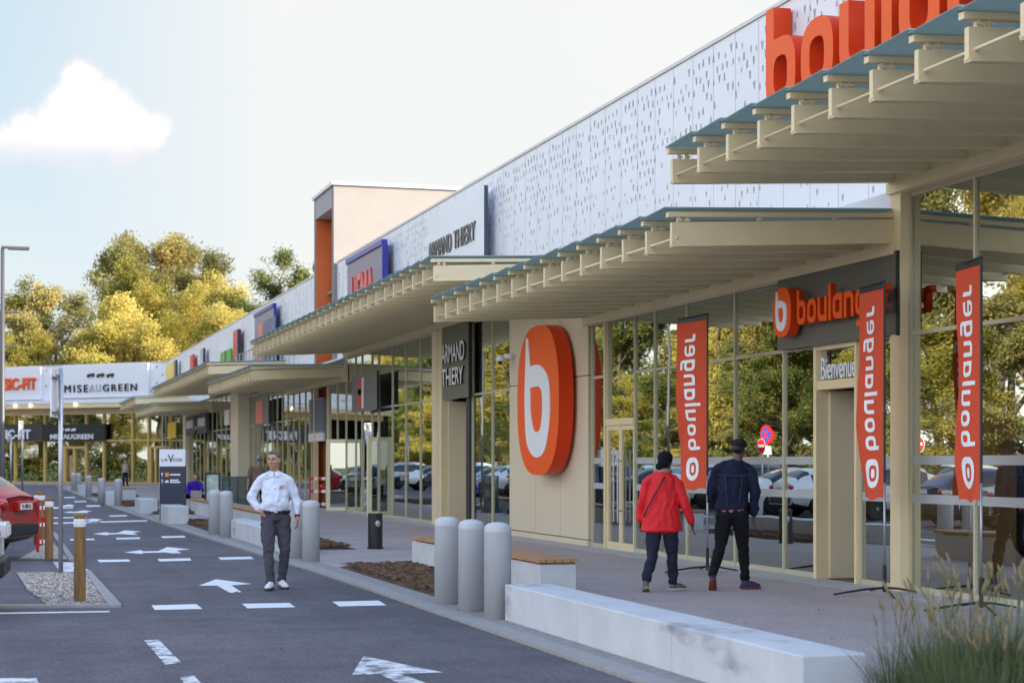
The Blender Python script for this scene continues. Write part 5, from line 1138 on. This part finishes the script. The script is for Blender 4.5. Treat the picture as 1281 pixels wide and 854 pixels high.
# distant woman by the far shop window
p = D(156, 108, .1); t = thing('person', 'distant long-haired woman in pale top before the far shop glass', 'person', p, -math.atan2(p.x, p.y) + .5)
mb = MB(); head(mb, (0, 0, 1.55), (.3, -1, 0)); mb.cap((0, 0, 1.36), (0, 0, 1.5), .055, .05); ellchain(mb, [(0, 0, 1.33), (0, 0, .9)], [(.12, .08), (.13, .1)]); chain(mb, [(-.17, 0, 1.34), (-.21, 0, 1.08), (-.12, -.18, 1.0)], [.045, .036, .03]); chain(mb, [(.17, 0, 1.34), (.21, 0, 1.08), (.2, -.05, .84)], [.045, .036, .03]); hand(mb, (-.12, -.18, 1.0), (.5, -.6, .1), (0, 0, 1), .9, .6); hand(mb, (.2, -.05, .84), (0, -.1, -1), (0, 1, 0), .9, .6)
chain(mb, [(-.08, 0, .86), (-.09, 0, .46), (-.09, .04, .1)], [.075, .05, .036]); chain(mb, [(.08, 0, .86), (.10, -.05, .46), (.10, -.1, .1)], [.075, .05, .036]); blob(mb, 'body', SKIN, t, .011, 2)
mb = MB(); mb.ell((0, .03, 1.60), (.09, .09, .08)); mb.cap((0, .06, 1.55), (.02, .07, 1.30), .085, .07); blob(mb, 'hair', HAIRB, t, .011, 2)
mb = MB(); ellchain(mb, [(0, 0, 1.34), (0, 0, 1.10), (0, 0, .90)], [(.17, .10), (.15, .11), (.17, .12)]); blob(mb, 'pale_top', mat('pale_top', (.60, .52, .46), .8), t, .011, 2)
mb = MB(); mb.ell((0, 0, .86), (.16, .12, .1)); chain(mb, [(-.08, 0, .86), (-.09, 0, .46), (-.09, .04, .12)], [.09, .07, .055]); chain(mb, [(.08, 0, .86), (.10, -.05, .46), (.10, -.1, .12)], [.09, .07, .055]); blob(mb, 'trousers', NP, t, .011, 2)
mb = MB(); shoe(mb, (-.09, .04, .085), (0, -1)); shoe(mb, (.10, -.1, .085), (.1, -1)); blob(mb, 'shoes', DS, t, .011, 2)

# ------------------------------------------------------------------ cars
M_cg = mat('car_window_glass', (.015, .02, .025), .05, spec=.8); M_tyre = mat('tyre_rubber', (.02, .02, .021), .8); M_rim = mat('alloy_rim', (.45, .45, .46), .3, metal=.8)
M_trim = mat('black_car_trim', (.018, .018, .02), .55); M_tail = mat('tail_lamp_red', (.40, .01, .01), .15, coat=.6); M_headl = mat('headlamp_clear', (.55, .57, .6), .1, coat=.6)
def split_by_material(o, names):
    me = o.data; out = []
    for i, (nm, m) in enumerate(names):
        used = {}; vs = []; fs = []
        for p in me.polygons:
            if p.material_index != i: continue
            f = []
            for v in p.vertices:
                if v not in used: used[v] = len(vs); vs.append(tuple(me.vertices[v].co))
                f.append(used[v])
            fs.append(tuple(f))
        n = bpy.data.meshes.new(nm); n.from_pydata(vs, [], fs); n.materials.append(m); n.polygons.foreach_set('use_smooth', [True] * len(fs)); out.append((nm, n))
    bpy.data.objects.remove(o); return out
def car_parts(st, wx, wr, L_, paint, cabin, ws, rw):
    """st: stations (x, zlow, zbelt, ztop, wlow, wbelt, wtop); cabin, ws, rw: station index ranges of side, front and rear glass"""
    mb = MB(); n = len(st); ring = []
    for (x, zl_, zb, zt, wl, wb, wt) in st:
        half = [(0, zl_), (wl * .88, zl_), (wl, zl_ + .10), (wb * 1.0, (zl_ + zb) * .5), (wb * .965, zb), (wt * 1.02, zt - .07), (wt * .82, zt - .005), (0, zt + .025)]
        ring.append([(x, y, z) for y, z in half] + [(x, -y, z) for y, z in reversed(half[1:-1])])
    k = len(ring[0])
    for r in ring: mb.v += r
    for i in range(n - 1):
        for j in range(k):
            j2 = (j + 1) % k; mb.f.append((i * k + j, i * k + j2, (i + 1) * k + j2, (i + 1) * k + j)); jj = j if j < 7 else k - 1 - j
            mi = 0
            if jj == 4 and cabin[0] <= i < cabin[1]: mi = 1
            if jj in (5, 6) and (ws[0] <= i < ws[1]): mi = 2
            if jj in (5, 6) and (rw[0] <= i < rw[1]): mi = 3
            if jj in (0, 1): mi = 4
            mb.m.append(mi)
    mb.f.append(tuple(range(k))); mb.m.append(0); mb.f.append(tuple((n - 1) * k + j for j in reversed(range(k)))); mb.m.append(0)
    cut = MB()
    for x in wx:
        for s in (-1, 1): cut.tube([(x, s * .55, wr), (x, s * 1.2, wr)], wr + .055, 36)
    o = mb.build('car_shape', [paint, M_cg, M_cg, M_cg, M_trim]); o.modifiers.new('s', 'SUBSURF').levels = 2; o.modifiers['s'].render_levels = 2
    c = cut.build('cutter', M_trim); b = o.modifiers.new('b', 'BOOLEAN'); b.object = c; b.operation = 'DIFFERENCE'; b.solver = 'EXACT'
    bake(o); bpy.data.objects.remove(c)
    return split_by_material(o, [('car_body', paint), ('side_window', M_cg), ('windscreen', M_cg), ('rear_window', M_cg), ('underbody', M_trim)])
PRESET = {
 'suv': dict(st=[(-2.14,.38,.99,1.05,.80,.84,.68),(-2.10,.32,1.02,1.10,.84,.88,.71),(-1.90,.27,1.04,1.17,.86,.90,.72),(-1.52,.24,1.02,1.50,.88,.91,.61),(-.95,.22,1.0,1.585,.88,.91,.63),(0,.21,.97,1.60,.88,.90,.64),(.42,.21,.96,1.53,.88,.90,.63),(1.12,.23,.97,1.05,.88,.90,.74),(1.65,.26,.90,.95,.86,.88,.72),(1.98,.32,.78,.83,.80,.83,.66),(2.12,.42,.64,.68,.66,.70,.55)], wx=(-1.27, 1.30), wr=.345, L_=4.2, cabin=(3, 6), ws=(6, 7), rw=(2, 3)),
 'hatch': dict(st=[(-2.00,.36,.93,.99,.78,.82,.66),(-1.96,.30,.96,1.04,.81,.84,.68),(-1.76,.24,.97,1.14,.83,.86,.69),(-1.42,.20,.94,1.40,.85,.87,.58),(-.85,.19,.92,1.465,.85,.87,.60),(0,.18,.90,1.47,.85,.87,.61),(.38,.18,.89,1.40,.85,.87,.60),(1.08,.20,.89,.96,.85,.86,.70),(1.55,.23,.80,.85,.83,.84,.68),(1.86,.30,.68,.73,.77,.79,.62),(1.99,.40,.56,.60,.64,.66,.5)], wx=(-1.18, 1.24), wr=.315, L_=3.9, cabin=(3, 6), ws=(6, 7), rw=(2, 3)),
 'saloon': dict(st=[(-2.31,.38,.90,.96,.78,.82,.66),(-2.27,.30,.93,1.0,.82,.85,.68),(-1.75,.24,.95,1.04,.86,.88,.70),(-1.50,.22,.95,1.08,.87,.89,.68),(-.90,.20,.92,1.40,.87,.89,.58),(-.2,.19,.90,1.44,.87,.89,.60),(.25,.19,.89,1.39,.87,.89,.59),(1.05,.21,.89,.95,.87,.88,.70),(1.65,.24,.80,.85,.85,.86,.68),(2.10,.30,.68,.73,.78,.80,.62),(2.25,.40,.56,.60,.64,.66,.5)], wx=(-1.38, 1.40), wr=.325, L_=4.6, cabin=(3, 6), ws=(6, 7), rw=(3, 4)),
}
CARS = {}
def make_car(kind, colname, col, label, loc, rz, group=None, plate=None, metal=.35):
    key = (kind, colname); P_ = PRESET[kind]
    paint = mat('paint_' + colname, col, .36, metal=metal, coat=.25); paint.node_tree.nodes['Principled BSDF'].inputs['Coat Roughness'].default_value = .04
    if key in CARS:
        t = copy_tree(CARS[key]); t.location = loc; t.rotation_euler = (0, 0, rz); return tag(t, label, 'car', group)
    t = thing('parked_car', label, 'car', loc, rz, group)
    if kind not in CARS: CARS[kind] = car_parts(paint=paint, **P_)
    for nm, me in CARS[kind]:
        if nm == 'car_body' and me.materials[0] is not paint: me = me.copy(); me.materials[0] = paint
        o = bpy.data.objects.new(nm, me); COL.objects.link(o); o.parent = t
    Lh = P_['L_'] / 2; wb = P_['st'][4][5]; zb = P_['st'][1][2]
    for x in P_['wx']:
        for s in (-1, 1):
            wr = P_['wr']; y = s * (wb - .09)
            w1 = MB(); prof = [(.6, -.10), (.92, -.105), (1, -.07), (1, .07), (.92, .105), (.6, .10)]; w1.lathe((0, 0, 0), [(r * wr, z) for r, z in prof], 32); w1.v = [(v[0] + x, v[2] + y, v[1] + wr) for v in w1.v]; w1.build('tyre', M_tyre, t, smooth=True)
            w2 = MB()
            for k in range(5):
                a = 2 * math.pi * k / 5; Mx = Matrix.Translation((x, y + s * .085, wr)) @ Matrix.Rotation(a, 4, 'Y'); w2.box(-.035, .035, -.012, .012, .03, wr * .64, M=Mx)
            w2.tube([(x, y + s * .06, wr), (x, y + s * .10, wr)], .06, 14); rr = MB().lathe((0, 0, 0), [(wr * .56, -.06), (wr * .66, -.02), (wr * .66, .02), (wr * .62, .02), (wr * .60, -.05)], 28); w2.v += []; b = len(w2.v)
            w2.v += [(v[0] + x, y + s * (.08 + v[2] * .5), v[1] + wr) for v in rr.v]; w2.f += [tuple(i + b for i in f) for f in rr.f[:-2]]; w2.m += rr.m[:-2]
            w2.build('rim', M_rim, t); MB().tube([(x, y + s * .03, wr), (x, y + s * .05, wr)], wr * .58, 24).build('wheel_well', M_trim, t)
    s0 = P_['st']; xr = s0[1][0]; xf = s0[-2][0]
    for s in (-1, 1):
        MB().ell((xr - .015, s * s0[1][5] * .80, zb - .08), (.09, .17, .085), 14, 8).build('tail_lamp', M_tail, t, smooth=True)
        MB().ell((xf - .10, s * s0[-2][5] * .78, s0[-2][2] - .02), (.20, .15, .075), 14, 8).build('headlamp', M_headl, t, smooth=True)
        MB().ell((.62, s * (wb + .09), s0[5][2] + .05), (.09, .11, .07), 12, 8).build('wing_mirror', M_trim, t, smooth=True)
        MB().box(.0, .2, s * (wb * .993 - .0), s * (wb + .012), s0[5][2] - .14, s0[5][2] - .115).build('door_handle', paint, t)
    MB().box(xr - .13, xr + .03, -s0[1][5] * .72, s0[1][5] * .72, .40, .60).build('rear_bumper', M_trim, t, bevel=.04)
    MB().box(xr - .152, xr - .141, -.26, .26, .84, .95).build('number_plate', mat('plate_white', (.75, .75, .75), .4), t); MB().box(xr - .14, xr - .0, -.30, .30, .81, .98).build('plate_recess', paint, t, bevel=.02)
    if plate: text_fit(plate, frame((xr - .155, 0, 0), (0, -1, 0), (0, 0, 1)), -.21, .21, .862, .928, .004, M_black, t, 'plate_characters')
    MB().box(xf + .05, xf + .13, -.42, .42, .34, .50).build('grille', M_trim, t, bevel=.03)
    CARS[key] = t; return t
# the two cars at the left edge: rears towards the road
th = R(180 - 20)
rear = D(22, 29.4, 0); th = math.radians(180 - 22); hd = Vector((math.cos(th), math.sin(th), 0)); nr = Vector((-hd.y, hd.x, 0))
c = Vector((rear.x, rear.y, 0)) + hd * 2.1
make_car('suv', 'ruby_red', (.36, .006, .008), 'dark red hatchback parked tail first beside the timber posts', c, th, plate='FS-708-KL', metal=0)
th = R(180 - 4); make_car('hatch', 'pearl_white', (.70, .71, .74), 'white car just entering the picture at the left edge', (-1.96, 20.1, 0), th)
rnd = random.Random(5); cols = [('silver', (.42, .43, .45)), ('grey', (.12, .125, .135)), ('pearl_white', (.70, .71, .74)), ('deep_blue', (.02, .05, .16)), ('black', (.012, .012, .014)), ('light_blue', (.20, .33, .45))]
lab_c = {'silver': 'silver', 'grey': 'dark grey', 'pearl_white': 'white', 'deep_blue': 'deep blue', 'black': 'black', 'light_blue': 'light blue'}
seq = [('suv',2,33.4),('saloon',0,36.2),('hatch',3,39.0),('suv',0,44.6),('hatch',2,47.4),('saloon',2,50.2),('suv',1,53.2),('suv',2,56.2),('hatch',5,59.0),('saloon',4,62),('suv',3,67.6),('hatch',2,70.4),('saloon',0,73.2),('suv',4,76),('hatch',2,80),('saloon',5,83),('suv',2,88.5),('hatch',1,92),('saloon',2,97),('suv',0,103),('hatch',3,108)]
ordn = {}
kn = {'suv': 'tall car', 'saloon': 'saloon car', 'hatch': 'small hatchback'}; ow = ['nearest', 'second', 'third', 'fourth', 'fifth']
for k, ci, y in seq:
    cn, cc = cols[ci]; q = (k, cn); ordn[q] = ordn.get(q, 0) + 1
    make_car(k, cn, cc, '%s %s seen in the glass, %s of its kind in the road-side row' % (lab_c[cn], kn[k], ow[ordn[q] - 1]), (-2.6 + rnd.uniform(-.2, .2), y, 0), R(180 + rnd.uniform(-3, 3)), 'cars parked along the left of the road')
for k, ci, y in [('suv',1,40),('hatch',2,46),('saloon',0,49),('suv',2,58),('hatch',3,64),('saloon',4,72),('suv',0,78),('hatch',5,90)]:
    cn, cc = cols[ci]; q = (k, cn, 2); ordn[q] = ordn.get(q, 0) + 1
    make_car(k, cn, cc, '%s %s mirrored in the glass in the row farther from the road' % (lab_c[cn], kn[k]), (-12.5, y, 0), R(rnd.uniform(-3, 3)), 'cars parked in the farther row')

# ------------------------------------------------------------------ trees
YEL = leafmat('autumn_leaves_yellow', [(.17, .17, .04), (.34, .31, .07), (.52, .44, .12), (.62, .52, .18)])
OLV = leafmat('autumn_leaves_olive', [(.14, .14, .05), (.25, .24, .09), (.36, .32, .12), (.48, .38, .15)])
GRN = leafmat('late_green_leaves', [(.06, .085, .025), (.115, .15, .045), (.20, .22, .07), (.34, .31, .10)])
BARK = mat('tree_bark', (.13, .10, .08), .9, var=.3, scale=3, bump=.6, stretch=(4, 4, .6))
def tree_meshes(seed, h, cw, base, nleaf, leaf, bmat, lmat, clumps=46, tall=1.0, stems=1):
    r = random.Random(seed); tr = MB(); tips = []
    def limb(p, d, ln, rad, lv):
        pts = [p]; q = Vector(p); dd = Vector(d).normalized(); n = 5
        for i in range(n):
            dd = (dd + Vector((r.uniform(-.18, .18), r.uniform(-.18, .18), r.uniform(-.02, .14)))).normalized(); q = q + dd * ln / n; pts.append(q.copy())
            if lv < 2 and i >= 1 and r.random() < .75:
                a = r.uniform(0, 6.28); limb(q, (dd * .8 + Vector((math.cos(a), math.sin(a), .25)) * .8), ln * r.uniform(.4, .6), rad * .45, lv + 1)
        tr.tube(pts, [rad * (1 - .8 * i / n) for i in range(n + 1)], 7 if lv else 10); tips.append((q.copy(), lv))
    for s in range(stems):
        b = Vector((r.uniform(-.4, .4) * (stems > 1), r.uniform(-.4, .4) * (stems > 1), -.2)); pts = [b]; q = b.copy(); n = 8; hh = h * .86; lean = Vector((r.uniform(-.10, .10), r.uniform(-.10, .10), 0))
        for i in range(1, n + 1):
            q = q + Vector((r.uniform(-.10, .10), r.uniform(-.10, .10), hh / n)) + lean * hh / n; pts.append(q.copy())
            if q.z > base * .8:
                for _ in range(2 if stems == 1 else 1):
                    a = r.uniform(0, 6.28); f = (q.z - base * .6) / (h - base * .6); ln = cw * (1.05 - .65 * f) * r.uniform(.7, 1.1); limb(q, (math.cos(a), math.sin(a), .55 + f * .5), ln, h * .010 * (1.15 - f), 0)
        tr.tube(pts, [h * .019 / math.sqrt(stems) * (1 - .85 * i / n) + .02 for i in range(n + 1)], 12)
        tips.append((q, 0))
    tm = tr.build('trunk', bmat); tme = tm.data; bpy.data.objects.remove(tm); tme.polygons.foreach_set('use_smooth', [True] * len(tme.polygons))
    cs = []
    for q, lv in tips: cs.append((q, cw * r.uniform(.13, .24)))
    while len(cs) < clumps:
        a = r.uniform(0, 6.28); v = r.uniform(0, 1); z = base + (h - base) * v; prof = math.sin(math.pi * min(1, max(.08, v * .86 + .12))) ** .6; rr = cw * prof * r.uniform(.35, 1.0)
        cs.append((Vector((rr * math.cos(a), rr * math.sin(a), z)), cw * r.uniform(.16, .42)))
    vs = []; fs = []; per = nleaf // len(cs)
    for c, cr in cs:
        k = int(per * (cr / (cw * .27)) ** 2)
        for _ in range(k):
            u = Vector((r.gauss(0, 1), r.gauss(0, 1), r.gauss(0, 1))).normalized() * cr * (r.random() ** .5) * r.choice((1, 1, 1, 1.35)); u.z *= .8; p = c + u
            if p.z < base * .7: continue
            a = Vector((r.gauss(0, 1), r.gauss(0, 1), r.gauss(0, 1))).normalized(); bb = a.orthogonal().normalized(); s = leaf * r.uniform(.55, 1.3)
            b0 = len(vs); vs += [tuple(p + a * s), tuple(p + bb * s * .55), tuple(p - a * s), tuple(p - bb * s * .55)]; fs.append((b0, b0 + 1, b0 + 2, b0 + 3))
    me = bpy.data.meshes.new('crown'); me.from_pydata(vs, [], fs); me.materials.append(lmat); return tme, me
V = [tree_meshes(1, 12, 3.6, 1.2, 52000, .095, BARK, YEL, 110), tree_meshes(2, 12, 3.0, 1.6, 42000, .092, BARK, OLV, 90), tree_meshes(3, 12, 3.4, 2.2, 30000, .092, BARK, OLV, 64, stems=2),
     tree_meshes(4, 12, 3.4, .8, 52000, .095, BARK, GRN, 110), tree_meshes(5, 12, 2.6, 3.2, 20000, .088, BARK, GRN, 40), tree_meshes(6, 12, 3.8, 1.0, 52000, .095, BARK, YEL, 110, stems=2), tree_meshes(7, 12, 3.4, 3.0, 3600, .13, BARK, OLV, 26, stems=2)]
def tree(v, loc, h, wf, label, group, rz=0):
    t = thing('deciduous_tree', label, 'tree', loc, rz, group); t.scale = (h / 12 * wf, h / 12 * wf, h / 12)
    for nm, me in zip(('trunk', 'crown'), V[v]): o = bpy.data.objects.new(nm, me); COL.objects.link(o); o.parent = t
    return t
BGT = [ # variant, px, depth, top px y, width factor, label
 (1, 14, 150, 352, 1.0, 'olive and yellow tree behind the street lamp at the left edge'), (0, 40, 162, 362, .9, 'yellow tree left of the gap in the far trees'),
 (6, 62, 150, 385, 1.0, 'sparse brownish tree low in the gap of the far trees'), (2, 90, 158, 366, 1.0, 'thin ochre tree left of the tall tree group'),
 (0, 122, 146, 400, .9, 'low yellow tree in front of the tall tree group, left side'), (2, 138, 176, 304, .85, 'tall olive tree at the left of the tall group'),
 (1, 172, 182, 296, .9, 'tall olive tree second from the left in the tall group'), (1, 205, 178, 292, .9, 'tall olive tree in the middle of the tall group'),
 (1, 244, 184, 291, .95, 'tallest olive tree right of the middle of the tall group'), (2, 268, 180, 312, .7, 'slim olive tree at the right of the tall group'),
 (0, 180, 160, 340, 1.05, 'bright yellow tree below the tall olive trees'), (5, 218, 155, 362, 1.0, 'wide yellow tree above the far white sign wall'),
 (0, 262, 162, 350, 1.05, 'yellow tree at the right of the far tree group'), (5, 152, 150, 378, 1.0, 'bushy yellow tree above the sign with the bears'),
 (3, 305, 160, 372, .8, 'dark green tree behind the roof left of the tower'), (5, 290, 150, 392, .8, 'low yellow tree rising behind the far roof'),
 (4, 352, 165, 293, 1.0, 'airy green tree left of the stair tower'), (4, 384, 170, 300, 1.0, 'airy green tree half hidden by the stair tower'), (3, 340, 158, 380, .9, 'dense green tree low beside the stair tower'),
 (5, 82, 146, 420, .9, 'low bushy tree above the far white parapet'), (0, 25, 147, 425, .9, 'low yellow tree above the orange far sign'), (5, 195, 146, 410, .9, 'low bushy yellow tree above the yellow panel'), (5, 240, 148, 400, .9, 'low bushy tree above the navy sign')]
rnd = random.Random(12)
for v, px, d, ty, wf, lab in BGT:
    h = HC + (HY - ty) * d / F; tree(v, D(px, d, -.03), h * .97, wf * (1.0 if h > 16 else 1.25), lab, 'trees behind the far shops', rnd.uniform(0, 6))
y = 44; i = 0; cnt = {}; wd_ = ['yellow', 'olive', 'ochre', 'green', 'airy green', 'bushy yellow']
nth = ['first', 'second', 'third', 'fourth', 'fifth', 'sixth', 'seventh', 'eighth', 'ninth', 'tenth', 'eleventh', 'twelfth', 'thirteenth', 'fourteenth', 'fifteenth', 'sixteenth', 'seventeenth', 'eighteenth', 'nineteenth', 'twentieth']
vs_ = [3, 1, 3, 4, 0, 3, 1, 5, 3, 2, 0, 3, 1, 5, 3, 0, 1, 3, 5, 0, 1, 3, 0, 5]; k = 0
while y < 215:
    v = vs_[k % len(vs_)]; x = -17.6 - rnd.uniform(0, 5.5) - (6 if k % 2 else 0); wk = wd_[v]; cnt[wk] = cnt.get(wk, 0) + 1
    tree(v, (x, y, -.03), rnd.uniform(12, 17) + (5 if y < 92 else 0), rnd.uniform(1.0, 1.2) * (1 if y > 92 else .85), '%s tree seen in the glass, %s of its kind from the near end' % (wk, nth[cnt[wk] - 1]), 'trees beyond the car park', rnd.uniform(0, 6)); k += 1; y += rnd.uniform(4.2, 6.2)
y = 40; k = 0
while y < 200:      # low young trees that close the gaps
    v = (0, 3, 5, 3, 1)[k % 5]
    tree(v, (-16.9 - rnd.uniform(0, 2.2), y, -.3), rnd.uniform(6.0, 8.5), 1.5, 'low bushy young tree filling the row beyond the car park', 'young trees beyond the car park', rnd.uniform(0, 6)); k += 1; y += rnd.uniform(4.5, 6.5)
# hedge under the mirrored trees
r = random.Random(8); vs = []; fs = []
for _ in range(60000):
    p = Vector((-18.6 + r.uniform(-.9, .9), r.uniform(38, 190), 0)); hh = 2.3 + .5 * math.sin(p.y * .6) + .3 * math.sin(p.y * 1.9); p.z = hh * r.random() ** .6
    a = Vector((r.gauss(0, 1), r.gauss(0, 1), r.gauss(0, 1))).normalized(); b_ = a.orthogonal().normalized(); s = r.uniform(.08, .16); q = len(vs); vs += [tuple(p + a * s), tuple(p + b_ * s * .6), tuple(p - a * s), tuple(p - b_ * s * .6)]; fs.append((q, q + 1, q + 2, q + 3))
me = bpy.data.meshes.new('hedge'); me.from_pydata(vs, [], fs); me.materials.append(GRN); o = bpy.data.objects.new('hedge', me); COL.objects.link(o)
tag(o, 'dense green hedge beyond the car park, seen in the shop glass', 'hedge')
tag(MB().box(-20.45, -16.05, 30, 200, -.1, .06).build('grass_verge', mat('rough_grass', (.06, .075, .025), .95)), kind='structure')
o = tag(MB().box(-4.9 - 1.9, -4.9 - 1.5, 33, 110, 0, .14).build('car_park_kerb', M_kerb), kind='structure')

# ------------------------------------------------------------------ ornamental grass in the foreground
BLADE = mat('grass_blade', (.050, .085, .022), .6, col2=(.15, .16, .06), scale=3); SEED = mat('seed_head', (.27, .21, .11), .8, var=.2, scale=20)
def tuft(px, d, h, n, label, seed):
    r = random.Random(seed); t = thing('ornamental_grass', label, 'plant', D(px, d, ZS), 0, 'ornamental grasses in the right foreground bed'); m = MB(); sd_ = MB()
    for i in range(n):
        a = r.uniform(0, 6.28); o = Vector((math.cos(a), math.sin(a), 0)); b = o * r.uniform(0, .13); hh = h * r.uniform(.45, 1.0); sp = r.uniform(.1, .62) * hh; pts = []
        for k in range(7):
            f = k / 6; pts.append(b + o * sp * f ** 1.9 + Vector((0, 0, hh * (f - .25 * f ** 3 * (sp / hh)))))
        side = Vector((-o.y, o.x, 0)) * r.choice((-1, 1)); side = (side + o * r.uniform(-.6, .6)).normalized(); wd = r.uniform(.0018, .0038)
        for k in range(6):
            w0, w1 = wd * (1 - (k / 6) ** 2), wd * (1 - ((k + 1) / 6) ** 2) + .0003; m.poly([pts[k] - side * w0, pts[k] + side * w0, pts[k+1] + side * w1, pts[k+1] - side * w1])
        if i % 44 == 0:
            hh = h * r.uniform(.95, 1.2); sp *= .5; tip = b + o * sp + Vector((0, 0, hh)); mid = b + o * sp * .35 + Vector((0, 0, hh * .55)); m.tube([b, mid, tip], .0016, 5); dr = (tip - mid).normalized() + o * .3
            e = tip + dr.normalized() * r.uniform(.07, .11); sd_.tube([tip, tip.lerp(e, .3), tip.lerp(e, .75), e], [.002, .007, .006, .001], 6)
    m.build('blades', BLADE, t); sd_.build('seed_heads', SEED, t, smooth=True)
for px, d, h, n, lab, sd_ in ((1118, 10.6, .60, 420, 'sparse grass tuft leaning over the end of the concrete wall', 1), (1165, 10.2, .76, 800, 'green grass tuft left of the tallest one', 2), (1215, 9.8, .88, 1000, 'tallest green grass tuft with many seed heads', 3), (1262, 9.9, .84, 1000, 'green grass tuft at the right picture edge', 4), (1190, 9.0, .72, 900, 'front grass tuft along the bottom edge', 5), (1250, 8.7, .70, 900, 'front right grass tuft in the picture corner', 6), (1300, 9.4, .84, 900, 'grass tuft cut by the right picture edge', 7)):
    tuft(px, d, h, n, lab, sd_)
# loose stones over the nearest gravel bed
r = random.Random(31); m = MB(); qa = [G(*p, .012) for p in ((106, 716.5), (134, 757.5), (60, 757.5), (34, 738), (31, 716.5))]
def inside(x, y):
    c = False
    for i in range(len(qa)):
        a, b = qa[i], qa[i - 1]
        if (a.y > y) != (b.y > y) and x < (b.x - a.x) * (y - a.y) / (b.y - a.y) + a.x: c = not c
    return c
x0, x1 = min(p.x for p in qa), max(p.x for p in qa); y0, y1 = min(p.y for p in qa), max(p.y for p in qa); k = 0
while k < 5200:
    x, y = r.uniform(x0, x1), r.uniform(y0, y1)
    if not inside(x, y): continue
    k += 1; s = r.uniform(.010, .024); m.ell((x, y, .014 + s * .3), (s, s * r.uniform(.6, 1), s * .6), 5, 3, r.randint(0, 2), Matrix.Rotation(r.uniform(0, 6), 3, 'Z').to_4x4())
tag(m.build('gravel_stones', [mat('stone_pale', (.55, .50, .45), .9), mat('stone_tan', (.36, .30, .25), .9), mat('stone_grey', (.22, .20, .19), .9)]), kind='stuff')
# a few fallen leaves
r = random.Random(77)
for i in range(14):
    p = G(r.uniform(720, 1100), r.uniform(745, 800), ZS + .008) if i < 9 else G(r.uniform(200, 520), r.uniform(730, 840), .006); s = r.uniform(.02, .035); m = MB(); n = 7
    m.poly([(s * math.cos(6.283 * k / n) * (1 if k % 2 else .55), s * math.sin(6.283 * k / n) * (1 if k % 2 else .55), .004 * (k % 3)) for k in range(n)])
    o = m.build('fallen_leaf', mat('dry_leaf', (.28, .14, .04), .8)); o.location = p; o.rotation_euler = (r.uniform(-.2, .2), r.uniform(-.2, .2), r.uniform(0, 6)); tag(o, 'small dry leaf lying flat on the ground', 'leaf', 'fallen leaves')
